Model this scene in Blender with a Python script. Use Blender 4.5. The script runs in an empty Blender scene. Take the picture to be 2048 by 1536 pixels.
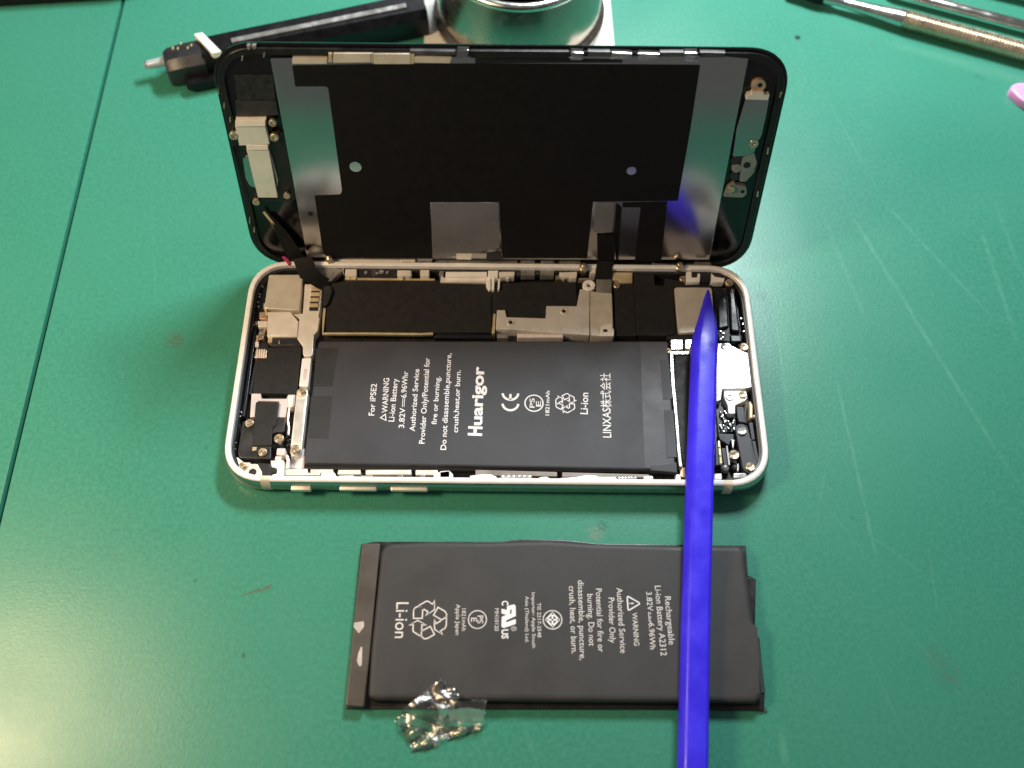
import bpy, bmesh, math, random
from mathutils import Vector, Matrix, Euler
from mathutils import noise as mn
# ---------------------------------------------------------------- camera, world, lamps, exposure
# all lengths below are millimetres on the bench; MM turns them into Blender metres
MM = 0.001
F_PX, CAM, ROT = 2076.36, (2.927, -132.898, 244.713), (0.49198, -0.00706, 0.00726)
DISPLAY_BASE, DISPLAY_TILT = (0.320, 34.548, 4.039), 0.25465
sc = bpy.context.scene
col = sc.collection
cam_data = bpy.data.cameras.new('camera')
cam = bpy.data.objects.new('camera', cam_data)
col.objects.link(cam)
cam.location = [c * MM for c in CAM]
cam.rotation_euler = ROT
cam_data.sensor_width = 36.0
cam_data.lens = 36.0 * F_PX / 2048.0
cam_data.clip_start = 0.01
cam_data.clip_end = 20.0
cam_data.dof.use_dof = True
cam_data.dof.focus_distance = 0.268
cam_data.dof.aperture_fstop = 11.0
sc.camera = cam

world = bpy.data.worlds.new('World')
sc.world = world
world.use_nodes = True
bg = world.node_tree.nodes['Background']
bg.inputs['Color'].default_value = (0.51, 0.50, 0.48, 1)
bg.inputs['Strength'].default_value = 0.28


def lamp(name, loc, target, size, power, color, shape='DISK', size_y=None):
    d = bpy.data.lights.new(name, 'AREA')
    d.shape = shape
    d.size = size * MM
    if size_y:
        d.size_y = size_y * MM
    d.energy = power
    d.color = color
    o = bpy.data.objects.new(name, d)
    o.location = [c * MM for c in loc]
    o.rotation_euler = (Vector(target) - Vector(loc)).to_track_quat('-Z', 'Y').to_euler()
    col.objects.link(o)
    return o


lamp('bench_lamp', (80, 252, 296), (20, 215, 0), 140, 2.6, (0.90, 0.98, 1.0), 'RECTANGLE', 40)
lamp('warm_lamp', (-222, -50, 235), (-110, -20, 0), 84, 0.88, (1.0, 0.71, 0.43))
sc.view_settings.view_transform = 'Standard'
sc.view_settings.look = 'None'
sc.view_settings.exposure = 0.0
sc.view_settings.gamma = 1.0
sc.render.engine = 'CYCLES'
sc.cycles.max_bounces = 8
sc.cycles.transparent_max_bounces = 12

random.seed(7)
# ---------------------------------------------------------------- helpers
ORI = {}


def tag(o, label=None, cat=None, group=None, kind=None):
    if label: o['label'] = label
    if cat: o['category'] = cat
    if group: o['group'] = group
    if kind: o['kind'] = kind
    return o


def thing(name, label, cat, loc=(0, 0, 0), rot=(0, 0, 0), local=False, group=None):
    """Empty at the base of a thing. Parts are given in world mm unless local=True."""
    o = bpy.data.objects.new(name, None)
    o.empty_display_size = 0.01
    col.objects.link(o)
    o.location = [c * MM for c in loc]
    o.rotation_euler = rot
    ORI[o.name] = (0, 0, 0) if local else tuple(loc)
    return tag(o, label, cat, group)


def add(name, verts, faces, mat, parent=None, smooth=35, mats=None, fmat=None):
    off = ORI.get(parent.name, (0, 0, 0)) if parent else (0, 0, 0)
    me = bpy.data.meshes.new(name)
    me.from_pydata([((v[0] - off[0]) * MM, (v[1] - off[1]) * MM, (v[2] - off[2]) * MM) for v in verts], [], faces)
    for m in (mats or [mat]):
        me.materials.append(M[m] if isinstance(m, str) else m)
    bm = bmesh.new()
    bm.from_mesh(me)
    bmesh.ops.recalc_face_normals(bm, faces=bm.faces)
    bm.to_mesh(me)
    bm.free()
    if fmat:
        for p, i in zip(me.polygons, fmat):
            p.material_index = i
    if smooth:
        for p in me.polygons:
            p.use_smooth = True
        me.set_sharp_from_angle(angle=math.radians(smooth))
    me.update()
    o = bpy.data.objects.new(name, me)
    col.objects.link(o)
    if parent:
        o.parent = parent
        ORI[o.name] = off
    return o


def area2(p):
    return sum(p[i - 1][0] * p[i][1] - p[i][0] * p[i - 1][1] for i in range(len(p)))


def ccw(p):
    return list(p) if area2(p) > 0 else list(reversed(p))


def inset(p, d):
    """move every corner of a counter-clockwise outline inwards by d"""
    n = len(p)
    out = []
    for i in range(n):
        a, b, c = p[i - 1], p[i], p[(i + 1) % n]
        e1 = Vector((b[0] - a[0], b[1] - a[1]))
        e2 = Vector((c[0] - b[0], c[1] - b[1]))
        if e1.length < 1e-6 or e2.length < 1e-6:
            out.append(b)
            continue
        e1.normalize()
        e2.normalize()
        n1, n2 = Vector((-e1.y, e1.x)), Vector((-e2.y, e2.x))
        m = n1 + n2
        k = m.dot(n1)
        m = m / k if k > 0.3 else n1
        out.append((b[0] + m.x * d, b[1] + m.y * d))
    return out


def rounded(p, r, seg=4, force=False):
    """round the corners of an outline; r one number or one per corner"""
    n = len(p)
    out = []
    for i in range(n):
        ri = r[i] if isinstance(r, (list, tuple)) else r
        a, b, c = Vector(p[i - 1]), Vector(p[i]), Vector(p[(i + 1) % n])
        la, lc = (a - b).length, (c - b).length
        k = min(ri, la * 0.48, lc * 0.48)
        if k < 0.03 and not force:
            out.append(tuple(b))
            continue
        s, e = b + (a - b) / la * k, b + (c - b) / lc * k
        for j in range(seg + 1):
            t = j / seg
            q = s * (1 - t) ** 2 + b * 2 * t * (1 - t) + e * t * t
            out.append((q.x, q.y))
    return out


def rect(x0, y0, x1, y1):
    return [(x0, y0), (x1, y0), (x1, y1), (x0, y1)]


def disc(c, r, n=20):
    return [(c[0] + r * math.cos(2 * math.pi * i / n), c[1] + r * math.sin(2 * math.pi * i / n)) for i in range(n)]


def capsule(a, b, ra, rb=None, n=8):
    rb = rb or ra
    a, b = Vector(a), Vector(b)
    t = math.atan2(b.y - a.y, b.x - a.x)
    pts = []
    for i in range(n + 1):
        q = t - math.pi / 2 + math.pi * i / n
        pts.append((b.x + rb * math.cos(q), b.y + rb * math.sin(q)))
    for i in range(n + 1):
        q = t + math.pi / 2 + math.pi * i / n
        pts.append((a.x + ra * math.cos(q), a.y + ra * math.sin(q)))
    return pts


UP = lambda a, b, h: (a, b, h)           # plan view: x, y, height
FACE = lambda a, b, h: (a, -h, b)        # on the inner face of the display: across, towards the viewer, up


def prism(name, pts, h0, h1, mat, parent=None, bev=0.12, r=0.0, fr=UP, smooth=35, holes=None):
    q0 = ccw(pts)
    rin = lambda d: rounded(inset(q0, d) if d else q0, max(r - d, 0.04) if not isinstance(r, (list, tuple)) else r, force=True) if r else inset(q0, d)
    p = rin(0.0)
    b = min(bev, (h1 - h0) * 0.45)
    if b > 0:
        loops = [(p, h0), (p, h1 - b), (rin(b * 0.3), h1 - b * 0.3), (rin(b), h1), (rin(b + 0.03), h1)]
    else:
        loops = [(p, h0), (p, h1)]
    n = len(p)
    V, F = [], []
    for q, h in loops:
        V += [fr(x, y, h) for x, y in q]
    for k in range(len(loops) - 1):
        for i in range(n):
            j = (i + 1) % n
            F.append((k * n + i, k * n + j, (k + 1) * n + j, (k + 1) * n + i))
    F.append(tuple(range(n - 1, -1, -1)))
    F.append(tuple(range((len(loops) - 1) * n, len(loops) * n)))
    return add(name, V, F, mat, parent, smooth)


def ring(name, outer, inner, h0, h1, mat, parent=None, fr=UP, bev=0.1):
    """flat band between two outlines with the same number of points"""
    n = len(outer)
    o2, i2 = inset(outer, bev), inset(inner, -bev)
    L = [(outer, h0), (outer, h1 - bev), (o2, h1), (i2, h1), (inner, h1 - bev), (inner, h0)]
    V, F = [], []
    for q, h in L:
        V += [fr(x, y, h) for x, y in q]
    for k in range(len(L)):
        k2 = (k + 1) % len(L)
        for i in range(n):
            j = (i + 1) % n
            F.append((k * n + i, k * n + j, k2 * n + j, k2 * n + i))
    return add(name, V, F, mat, parent)


def lathe(name, c, prof, mat, parent=None, n=32, smooth=40, mats=None, seg_mat=None):
    V, F, fm = [], [], []
    for r, z in prof:
        for i in range(n):
            a = 2 * math.pi * i / n
            V.append((c[0] + r * math.cos(a), c[1] + r * math.sin(a), c[2] + z))
    for k in range(len(prof) - 1):
        for i in range(n):
            j = (i + 1) % n
            F.append((k * n + i, k * n + j, (k + 1) * n + j, (k + 1) * n + i))
            fm.append(seg_mat[k] if seg_mat else 0)
    F.append(tuple(range(n - 1, -1, -1)))
    fm.append(0)
    F.append(tuple(range((len(prof) - 1) * n, len(prof) * n)))
    fm.append(seg_mat[-1] if seg_mat else 0)
    return add(name, V, F, mat, parent, smooth, mats=mats, fmat=fm if seg_mat else None)


def sweep(name, path, prof, mat, parent=None, up=(0, 0, 1), closed_ends=True, smooth=40, scales=None):
    """sweep a closed profile (side, up) along a path of world points"""
    P = [Vector(q) for q in path]
    n = len(prof)
    V, F = [], []
    for i, q in enumerate(P):
        t = (P[min(i + 1, len(P) - 1)] - P[max(i - 1, 0)]).normalized()
        s = t.cross(Vector(up)).normalized()
        w = s.cross(t).normalized()
        k = scales[i] if scales else (1, 1)
        for a, b in prof:
            V.append(q + s * a * k[0] + w * b * k[1])
    for i in range(len(P) - 1):
        for a in range(n):
            b = (a + 1) % n
            F.append((i * n + a, i * n + b, (i + 1) * n + b, (i + 1) * n + a))
    if closed_ends:
        F.append(tuple(range(n)))
        F.append(tuple(range((len(P) - 1) * n, len(P) * n)))
    return add(name, V, F, mat, parent, smooth)


def circ(r, n=12):
    return [(r * math.cos(2 * math.pi * i / n), r * math.sin(2 * math.pi * i / n)) for i in range(n)]


def strokes(name, lines, w, h, mat, parent, fr=UP, closed=False):
    """printed line work: a thin flat ribbon along each polyline"""
    V, F = [], []
    for ln in lines:
        P = [Vector(q) for q in ln]
        cl = closed or (P[0] - P[-1]).length < 1e-4
        if cl and (P[0] - P[-1]).length < 1e-4:
            P = P[:-1]
        m = len(P)
        base = len(V)
        for i in range(m):
            a = P[i - 1] if (i > 0 or cl) else P[i]
            c = P[(i + 1) % m] if (i < m - 1 or cl) else P[i]
            d1 = (P[i] - a).normalized() if (P[i] - a).length > 1e-6 else (c - P[i]).normalized()
            d2 = (c - P[i]).normalized() if (c - P[i]).length > 1e-6 else d1
            n1, n2 = Vector((-d1.y, d1.x)), Vector((-d2.y, d2.x))
            mm = n1 + n2
            k = mm.dot(n1)
            mm = mm / max(k, 0.45)
            V.append(fr(P[i].x + mm.x * w / 2, P[i].y + mm.y * w / 2, h))
            V.append(fr(P[i].x - mm.x * w / 2, P[i].y - mm.y * w / 2, h))
        for i in range(m if cl else m - 1):
            j = (i + 1) % m
            F.append((base + 2 * i, base + 2 * i + 1, base + 2 * j + 1, base + 2 * j))
    return add(name, V, F, mat, parent, 0)


def text(body, a, b, cap, h, mat, parent, bold=0.0, name='printed_text', fr=UP):
    """flat lettering whose baseline runs from a to b, capitals cap high"""
    c = bpy.data.curves.new('lettering', 'FONT')
    c.body = body
    c.offset = bold
    c.resolution_u = 3
    o = bpy.data.objects.new('lettering', c)
    col.objects.link(o)
    bpy.context.view_layer.update()
    me = bpy.data.meshes.new_from_object(o.evaluated_get(bpy.context.evaluated_depsgraph_get()))
    bpy.data.objects.remove(o)
    bpy.data.curves.remove(c)
    xs = [v.co.x for v in me.vertices]
    x0, x1 = min(xs), max(xs)
    a, b = Vector(a), Vector(b)
    d = b - a
    L = d.length
    d.normalize()
    nrm = Vector((-d.y, d.x))
    V = []
    for v in me.vertices:
        q = a + d * ((v.co.x - x0) / (x1 - x0) * L) + nrm * (v.co.y / 0.69 * cap)
        V.append(fr(q.x, q.y, h))
    F = [tuple(p.vertices) for p in me.polygons]
    bpy.data.meshes.remove(me)
    return add(name, V, F, mat, parent, 0)


SCREW = {}


def screw(parent, c, h, r=1.1, mat='brass', fr=UP, name='screw'):
    """screw head with a five-lobed recess; heads of one metal share a mesh"""
    if mat not in SCREW:
        n = 30
        prof = [(0.16, 0.10), (0.34, 0.12), (0.46, 0.42), (0.78, 0.46), (0.95, 0.36), (1.0, 0.18), (1.0, -0.5)]
        V, F = [(0, 0, 0.08)], []
        for k, (rr, z) in enumerate(prof):
            for i in range(n):
                a = 2 * math.pi * i / n
                q = rr * (1 + (0.22 * math.cos(5 * a) if k in (1, 2) else 0))
                V.append((q * math.cos(a), q * math.sin(a), z))
        for i in range(n):
            F.append((0, 1 + i, 1 + (i + 1) % n))
        for k in range(len(prof) - 1):
            for i in range(n):
                j = (i + 1) % n
                F.append((1 + k * n + i, 1 + (k + 1) * n + i, 1 + (k + 1) * n + j, 1 + k * n + j))
        me = bpy.data.meshes.new('screw_head')
        me.from_pydata([(x * MM, y * MM, z * MM) for x, y, z in V], [], F)
        bm = bmesh.new(); bm.from_mesh(me)
        bmesh.ops.recalc_face_normals(bm, faces=bm.faces)
        bm.to_mesh(me); bm.free()
        me.materials.append(M[mat])
        for p in me.polygons: p.use_smooth = True
        me.set_sharp_from_angle(angle=math.radians(35))
        SCREW[mat] = me
    o = bpy.data.objects.new(name, SCREW[mat])
    col.objects.link(o)
    o.parent = parent
    off = ORI.get(parent.name, (0, 0, 0))
    q = fr(c[0], c[1], h)
    o.location = [(q[i] - off[i]) * MM for i in range(3)]
    o.scale = (r, r, r)
    o.rotation_euler = (0, 0, random.uniform(0, 6)) if fr is UP else (math.pi / 2, random.uniform(0, 6), 0)
    return o


# ---------------------------------------------------------------- materials
M = {}


def material(name, color, rough=0.5, metal=0.0, spec=0.5, var=0.12, scale=300.0, bump=0.0, bscale=900.0, rvar=0.08, coat=0.0):
    m = bpy.data.materials.new(name)
    m.use_nodes = True
    nt = m.node_tree
    b = nt.nodes['Principled BSDF']
    tc = nt.nodes.new('ShaderNodeTexCoord')
    nz = nt.nodes.new('ShaderNodeTexNoise')
    nz.inputs['Scale'].default_value = scale
    nz.inputs['Detail'].default_value = 5
    nt.links.new(tc.outputs['Object'], nz.inputs['Vector'])
    mr = nt.nodes.new('ShaderNodeMapRange')
    mr.inputs['From Min'].default_value = 0.3
    mr.inputs['From Max'].default_value = 0.7
    mr.inputs['To Min'].default_value = 1 - var
    mr.inputs['To Max'].default_value = 1 + var
    nt.links.new(nz.outputs['Fac'], mr.inputs['Value'])
    vm = nt.nodes.new('ShaderNodeVectorMath')
    vm.operation = 'SCALE'
    vm.inputs[0].default_value = color[:3]
    nt.links.new(mr.outputs['Result'], vm.inputs['Scale'])
    nt.links.new(vm.outputs['Vector'], b.inputs['Base Color'])
    rr = nt.nodes.new('ShaderNodeMapRange')
    rr.inputs['From Min'].default_value = 0.3
    rr.inputs['From Max'].default_value = 0.7
    rr.inputs['To Min'].default_value = max(rough - rvar, 0.02)
    rr.inputs['To Max'].default_value = min(rough + rvar, 1)
    nt.links.new(nz.outputs['Fac'], rr.inputs['Value'])
    nt.links.new(rr.outputs['Result'], b.inputs['Roughness'])
    b.inputs['Metallic'].default_value = metal
    b.inputs['Specular IOR Level'].default_value = spec
    if coat:
        b.inputs['Coat Weight'].default_value = coat
        b.inputs['Coat Roughness'].default_value = 0.08
    if bump:
        n2 = nt.nodes.new('ShaderNodeTexNoise')
        n2.inputs['Scale'].default_value = bscale
        n2.inputs['Detail'].default_value = 6
        nt.links.new(tc.outputs['Object'], n2.inputs['Vector'])
        bp = nt.nodes.new('ShaderNodeBump')
        bp.inputs['Strength'].default_value = bump
        bp.inputs['Distance'].default_value = 0.0002
        nt.links.new(n2.outputs['Fac'], bp.inputs['Height'])
        nt.links.new(bp.outputs['Normal'], b.inputs['Normal'])
    M[name] = m
    return m


material('aluminium', (0.48, 0.47, 0.45), 0.30, 1.0, var=0.04, scale=500, bump=0.05, bscale=4000)  # frame walls: metal darkened, their shade is put into the colour
material('rim_metal', (0.93, 0.93, 0.92), 0.40, 0.15, var=0.04, scale=500, bump=0.04, bscale=4000)  # lip of the same frame: paler, the light on top put into the colour
material('antenna_band', (0.72, 0.66, 0.54), 0.5, 0.0, var=0.05)
material('button_metal', (0.88, 0.84, 0.76), 0.4, 0.45, var=0.05)
material('black_floor', (0.012, 0.012, 0.013), 0.4, 0.0, var=0.5, scale=600)
material('black_plastic', (0.018, 0.018, 0.020), 0.42, 0.0, var=0.25, bump=0.15, bscale=2500)
material('black_gloss', (0.010, 0.010, 0.014), 0.30, 0.0, var=0.3)
material('black_film', (0.014, 0.014, 0.014), 0.55, 0.0, spec=0.35, var=0.10, scale=500, bump=0.1, bscale=5000)
material('graphite_black', (0.006, 0.006, 0.0065), 0.65, 0.0, spec=0.18, var=0.2, scale=500)
material('blue_black', (0.026, 0.028, 0.038), 0.45, 0.0, var=0.2, bump=0.1, bscale=2500)
material('battery_foil', (0.044, 0.045, 0.053), 0.52, 0.0, spec=0.34, var=0.10, scale=80, bump=0.25, bscale=120)
material('battery_patch', (0.029, 0.030, 0.033), 0.60, 0.0, spec=0.3, var=0.15, scale=200)
material('battery_tape', (0.060, 0.060, 0.070), 0.5, 0.0, spec=0.4, var=0.10, scale=150, bump=0.08)
material('old_foil', (0.042, 0.042, 0.044), 0.56, 0.0, spec=0.32, var=0.14, scale=90, bump=0.5, bscale=110)
material('old_strip', (0.060, 0.050, 0.044), 0.5, 0.0, var=0.15, scale=200, bump=0.1)
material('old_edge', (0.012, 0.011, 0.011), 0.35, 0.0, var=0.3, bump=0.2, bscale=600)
material('print_white', (0.80, 0.80, 0.84), 0.5, 0.0, var=0.08, scale=900)
material('print_grey', (0.66, 0.64, 0.63), 0.5, 0.0, var=0.12, scale=900)
material('bare_patch', (0.50, 0.46, 0.42), 0.5, 0.0, var=0.15)
material('shield_beige', (0.74, 0.69, 0.59), 0.33, 0.45, var=0.07, scale=250, bump=0.05, bscale=3000)
material('shield_steel', (0.80, 0.77, 0.72), 0.30, 0.45, var=0.06, scale=250, bump=0.04, bscale=3000)
material('cream_plate', (0.85, 0.81, 0.74), 0.36, 0.30, var=0.06, scale=300)
material('bright_steel', (0.92, 0.92, 0.92), 0.30, 0.6, var=0.04, scale=200)
material('white_part', (0.86, 0.85, 0.82), 0.42, 0.1, var=0.05, scale=300)
material('dull_strip', (0.22, 0.19, 0.17), 0.45, 0.2, var=0.2)
material('edge_grey', (0.07, 0.07, 0.075), 0.35, 0.3, var=0.3)
material('pink_white', (0.66, 0.60, 0.60), 0.5, 0.1, var=0.08)
material('brass', (0.74, 0.62, 0.45), 0.32, 0.95, var=0.15, scale=900)
material('gold_edge', (0.70, 0.58, 0.36), 0.38, 0.5, var=0.12)
material('silver_bit', (0.82, 0.81, 0.79), 0.24, 0.9, var=0.1)
material('copper_bit', (0.72, 0.50, 0.34), 0.35, 0.7, var=0.2)
material('display_plate', (0.46, 0.45, 0.44), 0.16, 1.0, var=0.03, scale=60, rvar=0.02)
material('bezel_black', (0.006, 0.006, 0.006), 0.34, 0.0, var=0.4, bump=0.2, bscale=900)
material('bezel_glass', (0.004, 0.004, 0.005), 0.10, 0.0, var=0.2)
material('clip_grey', (0.30, 0.29, 0.28), 0.3, 0.5, var=0.2)
material('smoke_tape', (0.19, 0.19, 0.20), 0.30, 0.3, var=0.1, scale=80)
material('flex_black', (0.005, 0.005, 0.005), 0.6, 0.0, spec=0.2, var=0.3)
material('blue_plastic', (0.040, 0.024, 0.82), 0.36, 0.0, spec=0.45, var=0.10, scale=160, bump=0.10, bscale=900, rvar=0.12)
material('chrome', (0.80, 0.78, 0.75), 0.14, 1.0, var=0.03)
material('tin_steel', (0.44, 0.38, 0.32), 0.26, 1.0, var=0.03)
material('lid_steel', (0.55, 0.50, 0.44), 0.40, 1.0, var=0.1)
material('steel_brushed', (0.68, 0.66, 0.62), 0.25, 1.0, var=0.06)
material('white_sheet', (0.84, 0.83, 0.80), 0.7, 0.0, var=0.03, bump=0.1)
material('tool_black', (0.005, 0.005, 0.007), 0.42, 0.0, spec=0.25, var=0.3)
material('tool_clear', (0.35, 0.40, 0.44), 0.15, 0.0, var=0.1)
material('pink_plastic', (0.88, 0.36, 0.74), 0.4, 0.0, var=0.05)
material('knurled_steel', (0.70, 0.60, 0.48), 0.3, 0.95, var=0.08)
material('magenta_bit', (0.35, 0.03, 0.12), 0.4, 0.0)
material('table_dark', (0.010, 0.013, 0.011), 0.6, 0.0)


def clear_material(name, tint, rough, fac=0.35):
    """thin clear plastic: mostly see-through, glossy where it faces the lamps"""
    m = bpy.data.materials.new(name)
    m.use_nodes = True
    nt = m.node_tree
    b = nt.nodes['Principled BSDF']
    b.inputs['Base Color'].default_value = (*tint, 1)
    b.inputs['Roughness'].default_value = rough
    b.inputs['Specular IOR Level'].default_value = 0.9
    tr = nt.nodes.new('ShaderNodeBsdfTransparent')
    tr.inputs['Color'].default_value = (0.985, 0.985, 0.97, 1)
    gl = nt.nodes.new('ShaderNodeBsdfGlossy')
    gl.inputs['Roughness'].default_value = rough
    gl.inputs['Color'].default_value = (1, 0.98, 0.94, 1)
    lw = nt.nodes.new('ShaderNodeFresnel')
    lw.inputs['IOR'].default_value = 1.6
    ad = nt.nodes.new('ShaderNodeMath')
    ad.operation = 'ADD'
    ad.use_clamp = True
    ad.inputs[1].default_value = fac
    nt.links.new(lw.outputs['Fac'], ad.inputs[0])
    mx = nt.nodes.new('ShaderNodeMixShader')
    nt.links.new(ad.outputs[0], mx.inputs['Fac'])
    nt.links.new(tr.outputs[0], mx.inputs[1])
    nt.links.new(gl.outputs[0], mx.inputs[2])
    nt.links.new(mx.outputs[0], nt.nodes['Material Output'].inputs['Surface'])
    M[name] = m


clear_material('clear_tape', (0.9, 0.88, 0.82), 0.30, 0.12)
clear_material('clear_clip', (0.8, 0.8, 0.8), 0.12, 0.25)


def mat_material():
    """green PVC bench mat: fine mottling, long pale scratches, a few smudges"""
    m = bpy.data.materials.new('green_mat')
    m.use_nodes = True
    nt = m.node_tree
    N, Lk = nt.nodes, nt.links
    b = N['Principled BSDF']
    tc = N.new('ShaderNodeTexCoord')
    pos = tc.outputs['Object']

    cache = {}

    def noise(scale, detail=4, vec=None, rough=0.55):
        if vec is None and (scale, detail) in cache:
            return cache[(scale, detail)]
        n = N.new('ShaderNodeTexNoise')
        n.inputs['Scale'].default_value = scale
        n.inputs['Detail'].default_value = detail
        n.inputs['Roughness'].default_value = rough
        Lk.new(vec or pos, n.inputs['Vector'])
        if vec is None:
            cache[(scale, detail)] = n.outputs['Fac']
        return n.outputs['Fac']

    def rng(v, a, c, lo, hi):
        r = N.new('ShaderNodeMapRange')
        r.inputs['From Min'].default_value = a
        r.inputs['From Max'].default_value = c
        r.inputs['To Min'].default_value = lo
        r.inputs['To Max'].default_value = hi
        Lk.new(v, r.inputs['Value'])
        return r.outputs['Result']

    def mth(op, x, y):
        n = N.new('ShaderNodeMath')
        n.operation = op
        for i, k in enumerate((x, y)):
            if isinstance(k, (int, float)):
                n.inputs[i].default_value = k
            else:
                Lk.new(k, n.inputs[i])
        return n.outputs[0]

    def mix(fac, x, y):
        n = N.new('ShaderNodeMix')
        n.data_type = 'RGBA'
        Lk.new(fac, n.inputs['Factor'])
        for k, s in ((x, 'A'), (y, 'B')):
            so = [i for i in n.inputs if i.name == s and i.type == 'RGBA'][0]
            if isinstance(k, tuple):
                so.default_value = (*k, 1)
            else:
                Lk.new(k, so)
        return [o for o in n.outputs if o.type == 'RGBA'][0]

    c = mix(rng(noise(14, 5), 0.3, 0.7, 0, 1), (0.034, 0.204, 0.144), (0.043, 0.236, 0.166))
    c = mix(rng(noise(900, 3), 0.35, 0.65, 0, 1), c, (0.048, 0.254, 0.176))
    c = mix(rng(noise(2600, 2), 0.55, 0.75, 0, 0.5), c, (0.030, 0.176, 0.116))
    # long faint scratches: noise stretched along two directions
    scr = 0.0
    for ang, sc_, th, amt in ((math.radians(-58), 1.0, 0.66, 0.16), (math.radians(-74), 0.8, 0.67, 0.13), (math.radians(88), 1.3, 0.69, 0.08)):
        mp = N.new('ShaderNodeMapping')
        mp.inputs['Rotation'].default_value = (0, 0, -ang)
        Lk.new(pos, mp.inputs['Vector'])
        mp2 = N.new('ShaderNodeMapping')
        mp2.inputs['Scale'].default_value = (5 * sc_, 420 * sc_, 1)
        Lk.new(mp.outputs[0], mp2.inputs['Vector'])
        f = rng(noise(1.0, 2, mp2.outputs[0]), th, th + 0.05, 0, amt)
        f = mth('MULTIPLY', f, rng(noise(22, 3), 0.45, 0.6, 0, 1))
        sep = N.new('ShaderNodeSeparateXYZ')
        Lk.new(pos, sep.inputs[0])
        f = mth('MULTIPLY', f, rng(sep.outputs['X'], 0.06, 0.11, 0, 1))
        scr = mth('MAXIMUM', f, scr)
    # the scratches one can follow across the mat
    for (ax, ay), (bx, by), w, amt in SCRATCHES:
        ang = math.atan2(by - ay, bx - ax)
        L = math.hypot(bx - ax, by - ay) * MM
        sb = N.new('ShaderNodeVectorMath')
        sb.operation = 'SUBTRACT'
        Lk.new(pos, sb.inputs[0])
        sb.inputs[1].default_value = (ax * MM, ay * MM, 0)
        mp = N.new('ShaderNodeMapping')
        mp.inputs['Rotation'].default_value = (0, 0, -ang)
        Lk.new(sb.outputs[0], mp.inputs['Vector'])
        sx = N.new('ShaderNodeSeparateXYZ')
        Lk.new(mp.outputs[0], sx.inputs[0])
        wob = mth('MULTIPLY', mth('SUBTRACT', noise(45, 2), 0.5), 0.0012)
        d = mth('ABSOLUTE', mth('ADD', sx.outputs['Y'], wob), 0)
        f = rng(d, w * 0.3 * MM, w * MM, amt, 0)
        f = mth('MULTIPLY', f, rng(sx.outputs['X'], 0, 0.12 * L, 0, 1))
        f = mth('MULTIPLY', f, rng(sx.outputs['X'], 0.8 * L, L, 1, 0))
        f = mth('MULTIPLY', f, rng(noise(260, 3), 0.35, 0.6, 0.25, 1))
        scr = mth('MAXIMUM', f, scr)
    c = mix(scr, c, (0.26, 0.52, 0.40))
    # smudges and specks
    for (x, y), r, colr, amt, dens in SMUDGES:
        ds = N.new('ShaderNodeVectorMath')
        ds.operation = 'DISTANCE'
        Lk.new(pos, ds.inputs[0])
        ds.inputs[1].default_value = (x * MM, y * MM, 0)
        f = rng(ds.outputs['Value'], r * 0.25 * MM, r * MM, 1, 0)
        f = mth('MULTIPLY', f, rng(noise(dens, 4), 0.42, 0.6, 0, amt))
        c = mix(f, c, colr)
    Lk.new(c, b.inputs['Base Color'])
    b.inputs['Specular IOR Level'].default_value = 0.38
    ro = rng(noise(30, 5), 0.3, 0.7, 0.28, 0.36)
    Lk.new(ro, b.inputs['Roughness'])
    bp = N.new('ShaderNodeBump')
    bp.inputs['Strength'].default_value = 0.25
    bp.inputs['Distance'].default_value = 0.00012
    Lk.new(noise(1500, 5), bp.inputs['Height'])
    Lk.new(bp.outputs['Normal'], b.inputs['Normal'])
    M['green_mat'] = m


SCRATCHES = [(a, b, w, k) for (a, b), w, k in (
    ([(101.67, 59.36), (133.82, -31.59)], 0.77, 0.16), ([(90.95, 1.98), (93.90, -53.63)], 0.59, 0.15),
    ([(112.49, 62.28), (137.65, 19.90)], 0.68, 0.12), ([(140.02, 51.63), (142.46, 10.34)], 0.94, 0.12),
    ([(146.57, 61.79), (148.76, 33.35)], 0.85, 0.09), ([(94.01, 57.42), (102.34, 16.26)], 0.85, 0.09),
    ([(77.14, 19.20), (76.03, -24.58)], 0.68, 0.09), ([(65.39, -89.19), (65.67, -98.47)], 1.19, 0.15),
    ([(93.06, -43.36), (104.91, -53.53)], 0.51, 0.09), ([(84.22, -25.89), (81.65, -35.51)], 0.51, 0.07),
    ([(6.73, -88.59), (10.66, -98.92)], 0.85, 0.09), ([(-57.83, 74.31), (-50.71, 30.96)], 0.42, 0.06), ([(-104.02, 62.29), (-93.67, 14.00)], 0.42, 0.04))]
DARK, BROWN, GREY = (0.015, 0.03, 0.025), (0.10, 0.10, 0.07), (0.20, 0.24, 0.20)
SMUDGES = [
    ((-88.37, 10.87), 3.2, BROWN, 0.9, 1400), ((24.88, -43.51), 3.0, GREY, 0.9, 1500), ((26.56, -41.66), 2.0, DARK, 0.6, 1500),
    ((-75.20, -21.36), 0.7, DARK, 1.0, 200), ((-58.76, -74.55), 0.8, DARK, 0.7, 200), ((96.00, 127.67), 1.2, DARK, 1.8, 200),
    ((73.38, 26.90), 2.0, DARK, 0.5, 1500), ((105.81, -77.60), 4.5, BROWN, 0.4, 900), ((103.75, -72.98), 4.0, BROWN, 0.3, 1100),
    ((89.36, -38.91), 0.6, DARK, 0.7, 200), ((-93.21, -50.48), 1.2, BROWN, 0.5, 800), ((-72.70, -56.59), 0.7, DARK, 0.9, 300),
    ((-75.59, -52.85), 0.6, BROWN, 0.9, 300), ((120.05, 124.66), 1.3, BROWN, 0.5, 500), ((152.22, 110.87), 2.2, DARK, 0.35, 500)]
STREAK = [(-61.10, -60.20), (-54.15, -57.91)]
mat_material()
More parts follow.
